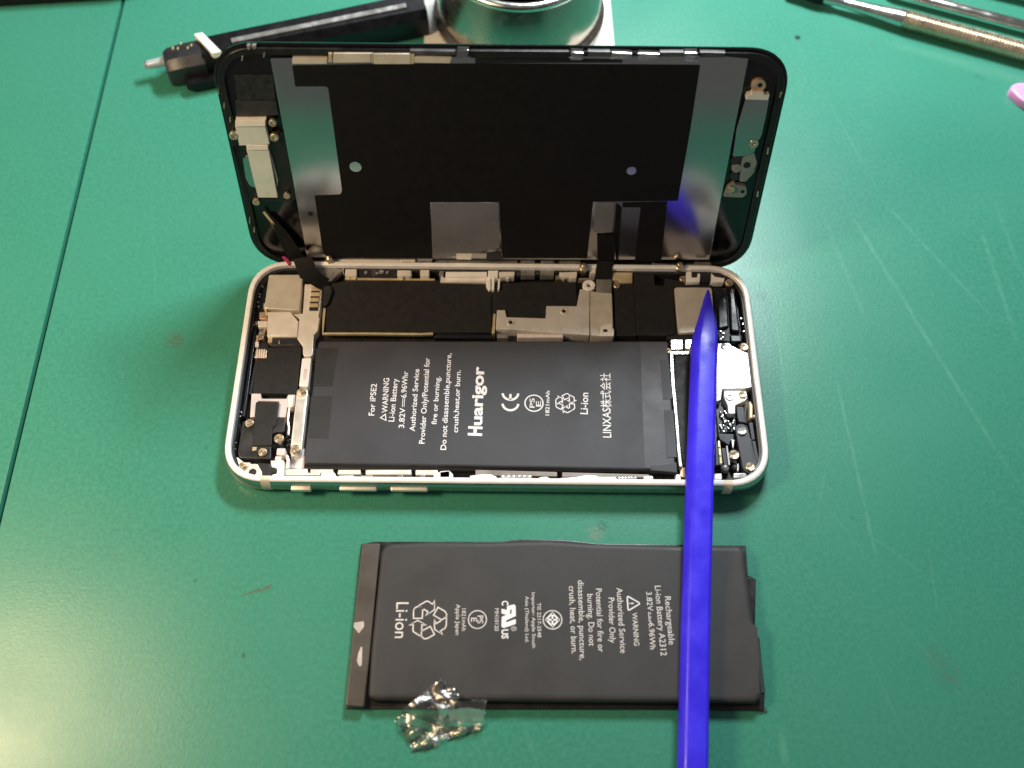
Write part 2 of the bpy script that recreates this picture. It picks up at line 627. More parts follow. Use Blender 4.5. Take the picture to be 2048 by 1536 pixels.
# ---------------------------------------------------------------- the bench: two green mats side by side on a dark table
prism('table', rect(-420, -116, 420, 420), -12, -2.4, 'table_dark', bev=0.5)
bpy.data.objects['table']['kind'] = 'structure'
SEAM = [(-126.62, 141.61), (-123.81, -40.24)]
sx = lambda y: SEAM[0][0] + (SEAM[1][0] - SEAM[0][0]) * (y - SEAM[0][1]) / (SEAM[1][1] - SEAM[0][1])
FRONT, BACK = -113, 400
right_mat = prism('mat_right', [(sx(FRONT) + 0.55, FRONT), (400, FRONT), (400, BACK), (sx(BACK) + 0.55, BACK)], -2.2, 0, 'green_mat', bev=0.35)
left_mat = prism('mat_left', [(-400, FRONT), (sx(FRONT) - 0.6, FRONT), (sx(BACK) - 0.6, BACK), (-400, BACK)], -2.3, -0.1, 'green_mat', bev=0.5)
for o in (right_mat, left_mat):
    o['kind'] = 'structure'
add('pencil_mark', [(STREAK[0][0], STREAK[0][1] - 0.15, 0.03), (STREAK[1][0], STREAK[1][1] - 0.6, 0.03), (STREAK[1][0] + 0.1, STREAK[1][1] + 0.6, 0.03), (STREAK[0][0], STREAK[0][1] + 0.15, 0.03)], [(0, 1, 2, 3)],
    material('graphite_mark', (0.050, 0.135, 0.085), 0.5, var=0.4, scale=1500), right_mat, 0)

# ---------------------------------------------------------------- the opened phone body
body = thing('opened_phone', 'opened white-rimmed phone lying flat with its inner circuitry exposed', 'phone', (0, 0, 0))
PW, PH, PR = 138.4, 67.3, 11.8


def outline(ins, n=10):
    w, h, r = PW / 2 - ins, PH / 2 - ins, max(PR - ins, 0.5)
    pts = []
    for cx, cy, a0 in ((w - r, h - r, 0), (-w + r, h - r, 90), (-w + r, -h + r, 180), (w - r, -h + r, 270)):
        for i in range(n + 1):
            a = math.radians(a0 + 90 * i / n)
            c, s = math.cos(a), math.sin(a)
            k = 1 / (abs(c) ** 2.35 + abs(s) ** 2.35) ** (1 / 2.35)
            pts.append((cx + r * c * k, cy + r * s * k))
    return pts


PROF = [(2.6, 0.05), (1.5, 0.15), (0.8, 0.6), (0.3, 1.5), (0.05, 2.6), (0.0, 3.6), (0.08, 4.6), (0.32, 5.5), (0.6, 6.05)]
LIP = [(0.6, 6.05), (0.85, 6.3), (1.1, 6.4), (1.9, 6.42), (2.03, 6.3), (2.05, 5.0)]
LEDGE = [(2.04, 5.05), (2.07, 4.9), (2.62, 4.8), (2.7, 4.6), (2.72, 1.2)]


def loft(name, prof, mat, close):
    V, F = [], []
    n = len(outline(0))
    for ins, z in prof:
        V += [(x, y, z) for x, y in outline(ins)]
    for k in range(len(prof) - 1):
        for i in range(n):
            j = (i + 1) % n
            F.append((k * n + i, k * n + j, (k + 1) * n + j, (k + 1) * n + i))
    if close:
        F.append(tuple(range(n - 1, -1, -1)))
    return add(name, V, F, mat, body, 40)


loft('frame', PROF, 'aluminium', True)
loft('rim', LIP, 'rim_metal', False)
loft('inner_ledge', LEDGE, 'black_plastic', False)
prism('inner_floor', outline(2.72), 0.9, 1.6, 'black_floor', body, bev=0.05)


def band(x0, x1):
    """antenna band: strip following the rim profile on the near long side, 0.05 mm proud"""
    V, F = [], []
    BP = PROF[1:] + LIP[1:5]
    for x in (x0, x1):
        for ins, z in BP:
            k = 0.05
            V.append((x, -PH / 2 + ins - (k if z < 5 else 0), z + (k if z > 4 else 0)))
    m = len(BP)
    for i in range(m - 1):
        F.append((i, i + 1, m + i + 1, m + i))
    return add('antenna_band', V, F, 'antenna_band', body)


bx = [(-58.53, -33.13)[0], (-56.18, -33.10)[0], (56.42, -33.22)[0], (58.73, -33.20)[0]]
band(bx[0], bx[1])
band(bx[2], bx[3])
for a, b_, hi in (((-51.22, -33.77), (-46.11, -33.72), 0.75), ((-39.16, -33.09), (-29.79, -33.00), 0.62), ((-26.40, -33.07), (-17.06, -32.98), 0.62)):
    q = rounded(rect(a[0], 3.7 - hi, b_[0], 3.7 + hi), 0.5)
    o = prism('side_button' if hi < 0.7 else 'mute_switch', q, -0.6, 0.75 if hi < 0.7 else 0.95, 'button_metal', body, bev=0.25, fr=lambda a, b, h: (a, -PH / 2 - h + 0.05, b))


def part(name, pts, top, mat, r=0.0, base=1.5, bev=0.12, parent=None):
    return prism(name, pts, base, top, mat, parent or body, bev=bev, r=r)


# --- top end (left in the picture): camera, connectors, speaker
part('rear_camera', [(-63.93, 29.28), (-54.49, 29.40), (-54.29, 17.66), (-63.95, 18.31)], 4.9, 'shield_beige', r=0.5, bev=0.2)
part('camera_bracket', [(-64.39, 20.12), (-63.61, 20.13), (-63.19, 17.49), (-62.23, 17.17), (-62.25, 16.19), (-63.26, 16.51), (-64.20, 18.47)], 4.6, 'gold_edge')
part('connector_cover', [(-62.76, 17.17), (-56.67, 17.24), (-54.21, 14.26), (-54.04, 9.43), (-62.11, 9.40)], 4.9, 'cream_plate', r=0.3, bev=0.2)
part('connector_tab', [(-62.01, 9.60), (-60.77, 9.61), (-60.71, 7.85), (-61.80, 7.84)], 4.4, 'gold_edge')
part('sensor_block', [(-60.90, 9.51), (-53.94, 9.59), (-53.05, 6.83), (-60.71, 6.74)], 4.2, 'black_plastic')
ybr = part('antenna_bracket', [(-53.76, 26.48), (-48.81, 26.53), (-48.43, 19.50), (-48.75, 11.66), (-49.69, 9.98), (-49.43, 4.01), (-49.79, 3.54), (-51.56, 3.52), (-52.05, 4.30), (-52.29, 6.66), (-54.05, 9.03), (-54.12, 15.49), (-55.82, 16.62), (-53.35, 16.97)], 4.6, 'cream_plate', r=0.25, bev=0.2)
for k, y in enumerate((478, 543, 610, 685)):
    prism('spring_contact', Z(4.8, "A 990,%d 1078,%d 1072,%d 984,%d" % (0, 0, 0, 0)) if False else
          [(q[0], q[1] - k * 1.78) for q in [(-51.75, 25.29), (-49.27, 25.32), (-49.25, 24.17), (-51.72, 24.14)]], 4.6, 5.05, 'gold_edge', ybr, bev=0.1)
    prism('contact_shade', [(q[0], q[1] - k * 1.78) for q in [(-51.78, 24.14), (-49.33, 24.17), (-49.23, 23.13), (-51.68, 23.10)]], 4.6, 4.75, 'black_plastic', ybr, bev=0)  # black slips painting the shadow lines between the contacts
sweep('bracket_lip', [(*q, 4.85) for q in [(-48.92, 26.23), (-48.67, 19.37), (-48.85, 15.43)]], [(-0.12, -0.3), (0.12, -0.3), (0.12, 0.25), (-0.12, 0.25)], 'silver_bit', ybr)
part('label_strip', [(-52.13, 3.03), (-49.76, 3.06), (-49.72, -5.58), (-52.07, -5.39)], 4.5, 'white_part', r=0.3)
prism('strip_print', [(-51.32, -0.22), (-50.43, -0.21), (-50.37, -3.44), (-51.26, -3.45)], 4.48, 4.53, 'pink_white', body, bev=0)
link = part('link_bracket', capsule((-51.03, -7.25), (-50.95, -23.97), 1.45), 4.6, 'cream_plate', bev=0.2)
prism('link_face', [(-52.20, -9.38), (-49.96, -9.36), (-49.90, -21.54), (-51.98, -21.56)], 4.6, 4.78, 'shield_steel', link, bev=0.08)
screw(link, (-51.01, -7.14), 4.75, 1.15)
screw(link, (-50.98, -23.86), 4.75, 1.35)
part('graphite_pad', [(-64.33, 6.46), (-52.85, 6.91), (-52.58, -7.36), (-64.21, -7.18)], 3.9, 'black_film', r=0.3)
part('coil', [(-64.78, 5.63), (-61.78, 5.66), (-61.60, 2.99), (-64.88, 3.11)], 4.4, 'copper_bit', r=0.3, bev=0.25)
for k in range(4):
    prism('coil_turn', [(q[0] + k * 0.62, q[1]) for q in [(-64.49, 5.64), (-64.13, 5.64), (-63.96, 2.91), (-64.34, 2.90)]], 4.3, 4.62, 'cream_plate', body, bev=0.08)
for q, z, m in (([(-65.23, 17.33), (-63.17, 17.52), (-62.96, 15.06), (-64.92, 15.20)], 4.4, 'copper_bit'), ([(-65.37, 14.38), (-62.66, 14.41), (-62.59, 12.63), (-64.91, 12.44)], 4.6, 'cream_plate'),
                ([(-64.62, 12.28), (-63.24, 12.30), (-63.18, 10.69), (-64.56, 10.67)], 4.3, 'brass'), ([(-64.68, 10.51), (-63.32, 10.69), (-63.23, 8.77), (-64.30, 8.59)], 4.5, 'brass'),
                ([(-65.22, 10.14), (-64.54, 10.15), (-64.58, 8.23), (-65.12, 8.22)], 4.2, 'copper_bit'), ([(-65.24, 8.06), (-64.28, 8.07), (-64.22, 6.48), (-65.04, 6.48)], 4.4, 'cream_plate')):
    part('antenna_contact', q, z, m, r=0.15)
part('side_flex', [(-66.31, 11.46), (-65.48, 11.47), (-65.30, -7.26), (-65.34, -14.21), (-66.13, -14.22), (-66.10, -7.27)], 4.2, 'black_gloss', r=0.2, bev=0.2)
part('side_flex', [(-64.80, 3.15), (-64.20, 3.16), (-64.57, -7.33), (-65.32, -7.34)], 3.4, 'blue_black')
part('flex_strip', [(-67.01, 25.92), (-64.45, 26.96), (-64.21, 20.26), (-64.79, 16.96), (-65.65, 14.99), (-65.78, 10.46), (-66.33, 10.45)], 3.4, 'black_gloss', r=0.4)
for q in ("A 470,455", "A 458,500", "A 480,545", "A 470,600", "A 440,800", "A 405,850"):
    pass
for p_ in [(-66.69, 25.87), (-66.82, 24.18), (-66.08, 22.75), (-66.15, 21.01), (-66.11, 14.42), (-66.88, 12.78)]:
    prism('solder_point', disc(p_, 0.28, 8), 3.3, 3.8, 'silver_bit', body, bev=0.1)
part('speaker_bracket', [(-64.36, -7.42), (-61.96, -7.39), (-61.64, -8.90), (-55.10, -8.83), (-54.78, -7.62), (-52.96, -7.60), (-52.92, -11.05), (-54.64, -11.37), (-54.78, -14.19), (-56.76, -14.21), (-56.89, -9.60), (-62.37, -9.51), (-62.59, -14.13), (-63.90, -14.29)], 3.9, 'pink_white', bev=0.08)
part('white_plug', [(-54.61, -8.33), (-53.28, -8.31), (-53.28, -11.31), (-53.64, -11.67), (-54.53, -11.47)], 4.4, 'white_part', r=0.2)
spk = part('loudspeaker', [(-62.85, -9.97), (-56.72, -10.05), (-56.74, -14.51), (-54.42, -14.78), (-54.51, -18.73), (-56.65, -18.75), (-57.60, -19.63), (-57.08, -26.26), (-65.00, -26.00), (-65.63, -24.59), (-65.50, -15.63), (-62.58, -15.31)], 4.4, 'black_plastic', r=0.5, bev=0.25)
prism('speaker_cover', [(-62.55, -10.42), (-56.89, -10.42), (-56.78, -17.15), (-57.55, -17.74), (-57.19, -22.64), (-61.99, -22.69), (-62.47, -15.75)], 4.3, 4.75, 'black_film', spk, bev=0.15, r=0.4)
for c, r_ in (((-63.57, -16.40), 1.15), ((-55.53, -20.76), 1.3), ((-59.22, -24.55), 1.15)):
    screw(spk, c, 4.55, r_)
prism('speaker_vent', [(-61.99, -23.03), (-60.95, -23.02), (-60.96, -24.02), (-61.94, -24.03)], 4.4, 4.6, 'gold_edge', spk, bev=0.05)
sweep('gold_wire', [(*q, 4.2) for q in [(-53.97, -11.36), (-54.03, -13.30), (-53.99, -15.36), (-53.78, -16.24), (-53.45, -17.41), (-53.44, -19.44)]], circ(0.35, 8), 'brass', body)
for p_ in [(-53.38, -17.99), (-53.36, -19.44), (-53.14, -20.74), (-53.20, -22.04)]:
    prism('cable_clamp', disc(p_, 0.45, 8), 2, 4.1, 'black_gloss', body, bev=0.1)
part('small_plug', [(-55.81, -23.25), (-53.65, -23.23), (-53.56, -25.22), (-55.78, -25.10)], 4.5, 'pink_white', r=0.3, bev=0.2)
part('plug_base', [(-55.97, -25.21), (-54.42, -25.19), (-54.57, -26.10), (-56.13, -26.11)], 4.0, 'white_part')
corner = part('corner_mount', [(-65.43, -26.04), (-63.48, -27.57), (-61.94, -27.55), (-61.84, -27.97), (-60.04, -27.95), (-59.44, -29.06), (-58.66, -30.17), (-58.51, -31.42), (-59.57, -32.18), (-61.69, -31.59), (-64.25, -29.53)], 5.2, 'cream_plate', r=0.4, bev=0.15)
screw(corner, (-63.44, -28.73), 5.25, 1.15, 'brass')
prism('mount_hole', disc((-60.94, -30.24), 0.95), 5.0, 5.26, 'black_plastic', corner, bev=0)
part('black_gasket', [(-60.15, -27.54), (-56.96, -27.79), (-56.71, -28.77), (-55.41, -28.89), (-55.28, -30.01), (-56.28, -30.30), (-56.39, -31.55), (-58.32, -31.43), (-58.74, -30.04)], 4.9, 'black_plastic', r=0.3)
part('white_mount', [(-56.83, -27.06), (-53.45, -26.94), (-52.94, -31.96), (-56.02, -31.85), (-56.00, -30.88), (-54.88, -30.59), (-54.93, -29.06), (-56.37, -28.80)], 5.3, 'white_part', r=0.3, bev=0.15)
part('ground_clip', [(-53.40, -25.17), (-52.88, -25.16), (-52.24, -26.29), (-52.10, -28.81), (-52.97, -29.10), (-52.96, -26.86)], 4.8, 'cream_plate', r=0.2)
part('silver_floor', [(-52.45, -23.77), (-49.05, -22.59), (-48.63, -27.99), (-49.64, -28.28), (-51.99, -28.03)], 3.0, 'pink_white', r=0.2)

# --- near long side: spring plates and clips along the inner rim
for q, z, m in (([(-53.11, -29.05), (-47.50, -28.87), (-47.39, -30.00), (-44.27, -29.97), (-44.21, -30.65), (-52.92, -30.74)], 4.6, 'cream_plate'),
                ([(-46.80, -28.89), (-41.08, -28.83), (-40.99, -29.85), (-46.70, -29.91)], 4.3, 'pink_white'),
                ([(-39.71, -29.19), (-34.14, -29.14), (-34.05, -30.38), (-39.81, -30.44)], 4.8, 'cream_plate'), ([(-32.85, -29.12), (-21.42, -29.01), (-21.35, -30.29), (-32.76, -30.41)], 4.8, 'cream_plate'),
                ([(-20.34, -29.06), (-14.76, -29.00), (-14.71, -30.29), (-20.27, -30.35)], 4.8, 'cream_plate'),
                ([(-5.35, -28.44), (15.25, -28.83), (15.23, -30.06), (-5.32, -29.94)], 3.9, 'dull_strip'), ([(16.48, -28.89), (38.45, -29.26), (38.40, -30.16), (16.46, -30.22)], 3.9, 'dull_strip')):
    part('spring_plate', q, z, m, r=0.25)
for q, z in (([(-43.68, -30.64), (-40.39, -30.42), (-39.66, -31.76), (-43.67, -31.84)], 6.0), ([(-39.03, -31.39), (-35.53, -31.29), (-35.33, -32.51), (-39.44, -32.55)], 6.3),
             ([(-15.69, -30.28), (-11.67, -29.68), (-11.61, -31.47), (-15.63, -31.56)], 6.0), ([(-14.10, -29.82), (-11.82, -29.63), (-10.78, -30.78), (-10.83, -31.76), (-14.02, -31.80)], 6.0),
             ([(-6.61, -31.00), (-3.43, -30.54), (-1.30, -30.61), (0.08, -31.26), (-0.00, -31.91), (-6.58, -31.88)], 6.1), ([(10.10, -31.61), (11.17, -31.14), (12.69, -31.06), (13.53, -31.84)], 6.1),
             ([(15.88, -31.42), (19.68, -31.12), (22.43, -30.50), (24.86, -30.67), (25.46, -31.00), (29.72, -30.95), (30.14, -31.74), (15.87, -31.82)], 6.1), ([(36.73, -30.68), (38.87, -30.53), (39.13, -31.25), (36.69, -31.34)], 6.0),
             ([(44.83, -30.14), (45.74, -30.13), (45.96, -31.44), (44.59, -31.46)], 6.1)):
    part('rim_clip', q, z, 'white_part', r=0.2, base=4.0, bev=0.1)
for q in ([(-33.51, -30.88), (-31.02, -30.85), (-31.00, -31.19), (-33.48, -31.22)], [(-24.61, -30.72), (-23.37, -30.66), (-23.34, -31.22), (-24.58, -31.24)], [(-19.02, -30.62), (-17.89, -30.61), (-17.86, -31.17), (-19.00, -31.18)]):
    part('rim_spring', q, 5.5, 'silver_bit', r=0.1, base=4.0)
for q in ([(0.98, -30.43), (8.91, -30.35), (8.91, -31.18), (0.99, -31.26)], [(30.28, -30.56), (35.16, -30.58), (35.13, -31.24), (30.40, -31.29)]):
    pl = part('ribbed_clip', q, 5.0, 'clip_grey', r=0.1, base=3.5)
    x0, x1 = min(a[0] for a in q), max(a[0] for a in q)
    y0, y1 = min(a[1] for a in q), max(a[1] for a in q)
    for k in range(6):
        xx = x0 + (k + 0.5) * (x1 - x0) / 6
        prism('clip_rib', rect(xx - 0.35, y0 + 0.1, xx + 0.25, y1 - 0.1), 4.9, 5.25, 'silver_bit', pl, bev=0.05)

# --- logic board side, under the hinge
part('board_cover', [(-48.27, 26.40), (-42.46, 28.00), (-16.44, 28.35), (-16.41, 27.54), (-2.20, 27.30), (-1.95, 11.74), (-16.10, 11.57), (-46.60, 11.22), (-47.46, 19.05)], 4.3, 'black_film', r=0.2)
part('board_cover', [(-1.97, 27.71), (20.99, 28.39), (21.47, 19.99), (12.95, 20.09), (12.59, 16.16), (1.96, 16.43), (1.88, 18.38), (-0.56, 18.35), (-0.80, 12.33), (-1.72, 12.31)], 4.2, 'black_film')
part('board_cover', [(31.82, 28.11), (37.24, 28.18), (37.08, 11.03), (31.48, 10.97)], 4.3, 'black_film')
part('board_cover', [(37.37, 32.36), (43.03, 32.43), (42.99, 27.31), (48.12, 27.07), (47.61, 11.80), (44.80, 11.04), (37.18, 11.25)], 4.5, 'black_film', r=0.3)
part('board_cover', [(46.03, 30.02), (51.89, 28.85), (58.78, 28.01), (58.81, 10.36), (45.29, 10.21)], 4.0, 'black_film')
sweep('board_edge', [(*q, 4.5) for q in [(-47.58, 18.59), (-47.52, 14.98), (-47.34, 10.61), (-36.31, 10.74), (-21.25, 10.75), (-17.71, 10.94)]], [(-0.3, -0.6), (0.3, -0.6), (0.3, 0.2), (-0.3, 0.2)], 'gold_edge', body)
sweep('board_edge', [(*q, 4.4) for q in [(-42.84, 28.41), (-31.51, 28.40), (-24.94, 28.41), (-17.97, 28.46)]], [(-0.28, -0.6), (0.28, -0.6), (0.28, 0.15), (-0.28, 0.15)], 'gold_edge', body)
part('board_post', [(-1.54, 17.44), (-0.87, 17.45), (-1.11, 11.25), (-1.86, 11.05)], 4.7, 'gold_edge')
part('battery_seam', [(-17.64, 11.78), (-1.62, 11.39), (-1.60, 10.24), (-17.41, 10.25)], 3.6, 'black_gloss')
part('seam_strip', [(4.98, 11.49), (17.33, 11.25), (17.32, 10.37), (5.15, 10.23)], 4.2, 'pink_white')
part('seam_strip', [(-0.46, 11.54), (2.34, 11.27), (2.52, 10.20), (-0.44, 10.17)], 4.0, 'clip_grey')
cov = part('battery_connector_cover', [(-0.55, 18.49), (1.67, 18.51), (2.03, 16.25), (12.63, 15.98), (12.93, 19.98), (21.20, 20.00), (22.24, 25.58), (24.92, 25.13), (24.41, 10.72), (17.46, 11.21), (6.28, 12.24), (-0.80, 12.35)], 4.9, 'shield_steel', r=0.2, bev=0.15)
cov2 = part('display_connector_cover', [(25.08, 25.06), (26.42, 24.67), (30.95, 24.40), (30.90, 14.64), (30.97, 10.34), (27.62, 10.45), (24.68, 10.72)], 4.9, 'shield_beige', r=0.25, bev=0.15)
lug = (24.72, 26.83)
ring('cover_lug', disc(lug, 1.75, 20), disc(lug, 0.62, 20), 3.8, 5.0, 'white_part', cov)
for c in ((3.23, 14.57), (17.73, 18.32)):
    ring('screw_hole', disc(c, 1.15, 16), disc(c, 0.55, 16), 4.8, 5.05, 'shield_beige', cov)
    prism('hole_shade', disc(c, 0.6, 12), 4.8, 4.93, 'black_plastic', cov, bev=0)
prism('cover_tab', [(27.69, 13.59), (29.37, 14.38), (30.69, 14.20), (30.70, 12.85), (31.11, 12.47), (30.93, 10.37), (27.42, 10.33)], 4.8, 5.25, 'cream_plate', cov2, bev=0.15)
prism('tab_print', [(28.15, 12.44), (29.30, 12.45), (29.21, 11.61), (28.06, 11.59)], 5.2, 5.28, 'black_plastic', cov2, bev=0)
part('flex_connector', [(27.01, 30.36), (31.18, 30.41), (30.97, 24.75), (26.60, 24.90)], 4.6, 'clip_grey', r=0.2, bev=0.25)
part('connector_rail', [(31.42, 31.24), (36.97, 31.31), (36.80, 27.92), (33.56, 27.82), (33.37, 28.53), (31.33, 28.89)], 4.9, 'gold_edge', r=0.2, bev=0.2)
screw(body, (32.44, 26.97), 4.5, 0.95)
part('ground_spring', [(-14.92, 28.91), (-3.92, 29.04), (-3.72, 27.62), (-16.39, 27.47), (-16.29, 29.22)], 4.8, 'cream_plate', bev=0.15)
part('ground_spring', [(-14.92, 30.33), (-3.52, 30.47), (-3.49, 28.84), (-14.95, 28.58)], 5.7, 'white_part', bev=0.15, r=0.1)
for q in ("x",):
    for pts_ in ([(-3.65, 29.25), (-2.56, 29.26), (-2.32, 25.03), (-2.89, 24.70), (-3.69, 26.21)], [(-2.22, 28.98), (-1.38, 28.99), (-1.41, 24.84), (-2.08, 24.71)], [(-0.36, 28.68), (0.22, 28.68), (0.03, 25.05), (-0.48, 24.93)]):
        part('gold_spring', pts_, 5.1, 'white_part', r=0.15, bev=0.15)
# clips along the far inner wall
for q, z, m in (([(-42.80, 30.90), (-39.70, 30.94), (-39.53, 28.74), (-42.74, 28.71)], 5.6, 'cream_plate'), ([(-28.36, 30.71), (-24.85, 30.75), (-24.75, 28.92), (-28.31, 28.88)], 5.6, 'cream_plate'),
                ([(-27.62, 30.65), (-24.51, 30.69), (-24.42, 29.06), (-27.52, 29.03)], 5.5, 'cream_plate'), ([(-22.05, 30.92), (-19.51, 30.95), (-19.55, 28.84), (-21.95, 28.81)], 5.6, 'cream_plate'),
                ([(-16.79, 30.58), (-15.45, 30.80), (-15.72, 29.17), (-16.80, 29.16)], 5.4, 'silver_bit'), ([(-3.20, 30.95), (-0.39, 30.98), (-0.52, 28.74), (-3.22, 28.71)], 5.6, 'white_part'),
                ([(-0.14, 30.58), (4.19, 30.75), (4.03, 29.20), (-0.12, 28.95)], 5.5, 'cream_plate'), ([(5.88, 31.60), (9.78, 31.65), (9.77, 29.82), (5.89, 29.77)], 5.2, 'clip_grey'),
                ([(11.31, 31.67), (15.21, 31.72), (15.02, 29.88), (11.30, 29.83)], 5.2, 'clip_grey'), ([(16.54, 30.58), (21.46, 30.84), (21.08, 29.21), (16.69, 29.15)], 5.6, 'cream_plate'),
                ([(15.54, 29.95), (16.56, 29.97), (16.37, 28.62), (15.53, 28.73)], 5.0, 'brass'), ([(19.51, 30.55), (21.51, 30.58), (21.26, 28.88), (19.48, 28.86)], 5.5, 'cream_plate'),
                ([(25.06, 31.66), (26.69, 31.68), (26.66, 30.51), (25.03, 30.49)], 5.6, 'cream_plate'), ([(-53.59, 30.37), (-48.95, 32.49), (-43.71, 31.17), (-46.50, 27.38), (-51.30, 27.33)], 4.9, 'clip_grey'),
                ([(-52.35, 30.72), (-51.78, 30.73), (-51.64, 29.36), (-52.21, 29.36)], 5.3, 'silver_bit'), ([(-50.72, 28.32), (-48.79, 28.85), (-48.63, 27.15), (-50.48, 27.30)], 5.2, 'cream_plate'),
                ([(51.93, 31.52), (53.33, 31.29), (53.32, 29.43), (54.74, 29.45), (55.11, 31.00), (55.72, 30.55), (55.40, 28.07), (51.66, 27.87)], 5.4, 'white_part'), ([(58.86, 31.05), (59.79, 29.82), (62.46, 29.39), (62.09, 28.15), (58.47, 27.95)], 5.3, 'white_part')):
    part('wall_clip', q, z, m, r=0.15, base=3.0, bev=0.12)
for q, z in (([(-39.50, 31.79), (-28.75, 31.92), (-28.56, 28.83), (-39.38, 28.70)], 4.6), ([(53.34, 31.45), (55.02, 31.47), (54.87, 29.45), (53.19, 29.43)], 5.0), ([(55.91, 31.32), (58.76, 31.36), (58.37, 28.26), (55.66, 28.07)], 5.2), ([(60.13, 31.24), (61.68, 31.26), (61.55, 29.71), (60.00, 29.69)], 5.3)):
    part('wall_block', q, z, 'black_plastic', base=2.5)
for c, r_ in (([(-37.15, 30.41), (-31.23, 30.48), (-32.58, 30.61), (-34.02, 30.15)], 0.45),):
    for p_ in c:
        prism('solder_point', disc(p_, r_, 10), 4.4, 4.95, 'silver_bit', body, bev=0.15)
for c, z, r_ in (((63.51, 27.84), 5.0, 1.1), ((65.72, 7.61), 4.6, 1.2), ((50.72, 29.09), 5.0, 0.9), ((45.44, 6.37), 4.4, 0.8)):
    screw(body, c, z, r_)
for q, z, m in (([(-41.98, 29.26), (-41.43, 29.26), (-41.43, 28.46), (-41.86, 28.45)], 5.0, 'gold_edge'), ([(-40.10, 29.28), (-39.79, 29.28), (-39.71, 27.97), (-39.99, 27.97)], 5.0, 'gold_edge'), ([(-27.01, 29.44), (-26.41, 29.45), (-26.39, 28.13), (-26.94, 28.12)], 5.0, 'brass'),
                ([(-43.77, 31.30), (-43.30, 31.46), (-43.33, 30.42), (-43.62, 30.27)], 5.2, 'silver_bit'), ([(-35.55, 31.24), (-34.21, 31.26), (-34.13, 29.35), (-35.41, 29.34)], 4.9, 'edge_grey'), ([(-33.59, 31.27), (-32.37, 31.28), (-32.36, 30.11), (-33.51, 29.95)], 4.9, 'clip_grey'),
                ([(-27.12, 29.57), (-26.44, 29.58), (-26.44, 28.36), (-27.05, 28.36)], 5.0, 'gold_edge'), ([(1.83, 30.13), (2.84, 30.14), (2.68, 28.92), (1.84, 28.91)], 4.9, 'cream_plate'), ([(17.92, 29.71), (18.50, 29.72), (18.42, 28.90), (17.91, 28.90)], 4.9, 'brass'),
                ([(9.97, 31.79), (11.16, 31.81), (10.99, 30.46), (10.04, 30.44)], 4.7, 'edge_grey'), ([(4.36, 31.32), (5.72, 31.33), (5.56, 29.90), (4.37, 29.89)], 4.7, 'edge_grey'), ([(21.87, 29.44), (26.27, 29.49), (26.25, 28.97), (21.86, 28.79)], 4.6, 'dull_strip'),
                ([(-64.08, 8.14), (-62.04, 8.16), (-61.96, 6.16), (-63.84, 6.14)], 3.6, 'black_plastic'), ([(-59.02, 8.47), (-58.78, 8.47), (-58.67, 7.47), (-58.91, 7.47)], 4.3, 'gold_edge'), ([(-60.42, 7.39), (-55.10, 7.45), (-55.06, 7.08), (-60.38, 7.02)], 4.3, 'edge_grey'),
                ([(-65.90, 14.44), (-65.66, 14.44), (-65.63, 13.51), (-65.83, 13.51)], 4.2, 'silver_bit'), ([(-66.61, 13.78), (-66.22, 13.78), (-66.19, 13.32), (-66.58, 13.31)], 4.2, 'silver_bit'), ([(-66.76, 11.83), (-66.53, 11.83), (-66.47, 10.73), (-66.67, 10.82)], 4.2, 'silver_bit'),
                ([(63.30, -6.21), (63.56, -6.21), (63.40, -6.98), (63.18, -6.98)], 5.0, 'copper_bit'), ([(66.95, -10.18), (67.46, -10.18), (67.21, -11.69), (66.79, -11.70)], 4.0, 'blue_black'), ([(66.92, -16.94), (67.40, -17.12), (67.39, -18.78), (66.96, -18.97)], 3.9, 'edge_grey')):
    part('contact_pin', q, z, m, r=0.08, base=3.0, bev=0.08)
for p_ in [(-66.29, -13.04), (-66.40, -14.22), (-66.82, -15.99), (-66.58, -21.79), (-66.48, -23.51), (-65.59, 26.00), (-65.96, 23.30), (-65.76, 19.30)]:
    prism('solder_point', disc(p_, 0.22, 8), 3.0, 4.3, 'silver_bit', body, bev=0.08)
# tall screw posts that stand at the hinge line
for c in ((-47.21, 33.12), (49.88, 32.03), (23.24, 31.47)):
    post = lathe('hinge_post', (c[0], c[1], 3.5), [(0.9, 0), (0.9, 2.4), (1.25, 2.6), (1.25, 3.4), (0.9, 3.7), (0.7, 4.5), (0.4, 4.7)], 'brass', body, n=14)
prism('pink_liner', [(-60.60, 34.10), (-59.77, 34.28), (-58.34, 32.91), (-57.78, 31.72), (-58.43, 31.19), (-59.27, 32.39)], 6.43, 6.8, 'magenta_bit', body, bev=0.1)
# --- bottom end (right in the picture)
tap = part('taptic_plate', [(48.30, 26.57), (58.70, 26.69), (58.50, 12.33), (48.43, 11.63)], 4.75, 'shield_beige', r=0.9, bev=0.25)
part('speaker_housing', [(59.06, 27.11), (64.34, 27.18), (65.44, 12.07), (64.69, 9.44), (59.52, 10.25), (59.04, 13.46)], 3.8, 'black_plastic', r=0.4)
part('speaker_ridge', [(59.96, 26.64), (62.91, 26.67), (62.38, 13.93), (59.30, 13.16)], 4.7, 'black_gloss', r=0.8, bev=0.5, base=3.0)
part('speaker_ridge', [(63.35, 26.48), (64.89, 26.50), (65.17, 12.17), (62.56, 12.43)], 5.1, 'black_gloss', r=0.8, bev=0.5, base=3.0)
part('speaker_end', [(62.32, 11.65), (65.31, 11.53), (65.60, 9.36), (62.34, 9.18)], 4.6, 'black_gloss', r=0.7, bev=0.4, base=3.0)
for p_ in [(60.07, 12.83), (60.77, 12.25), (60.54, 11.08), (59.86, 10.49), (66.34, 15.26), (66.36, 12.90), (66.00, 17.03)]:
    prism('solder_point', disc(p_, 0.3, 8), 3.4, 4.3, 'silver_bit', body, bev=0.1)
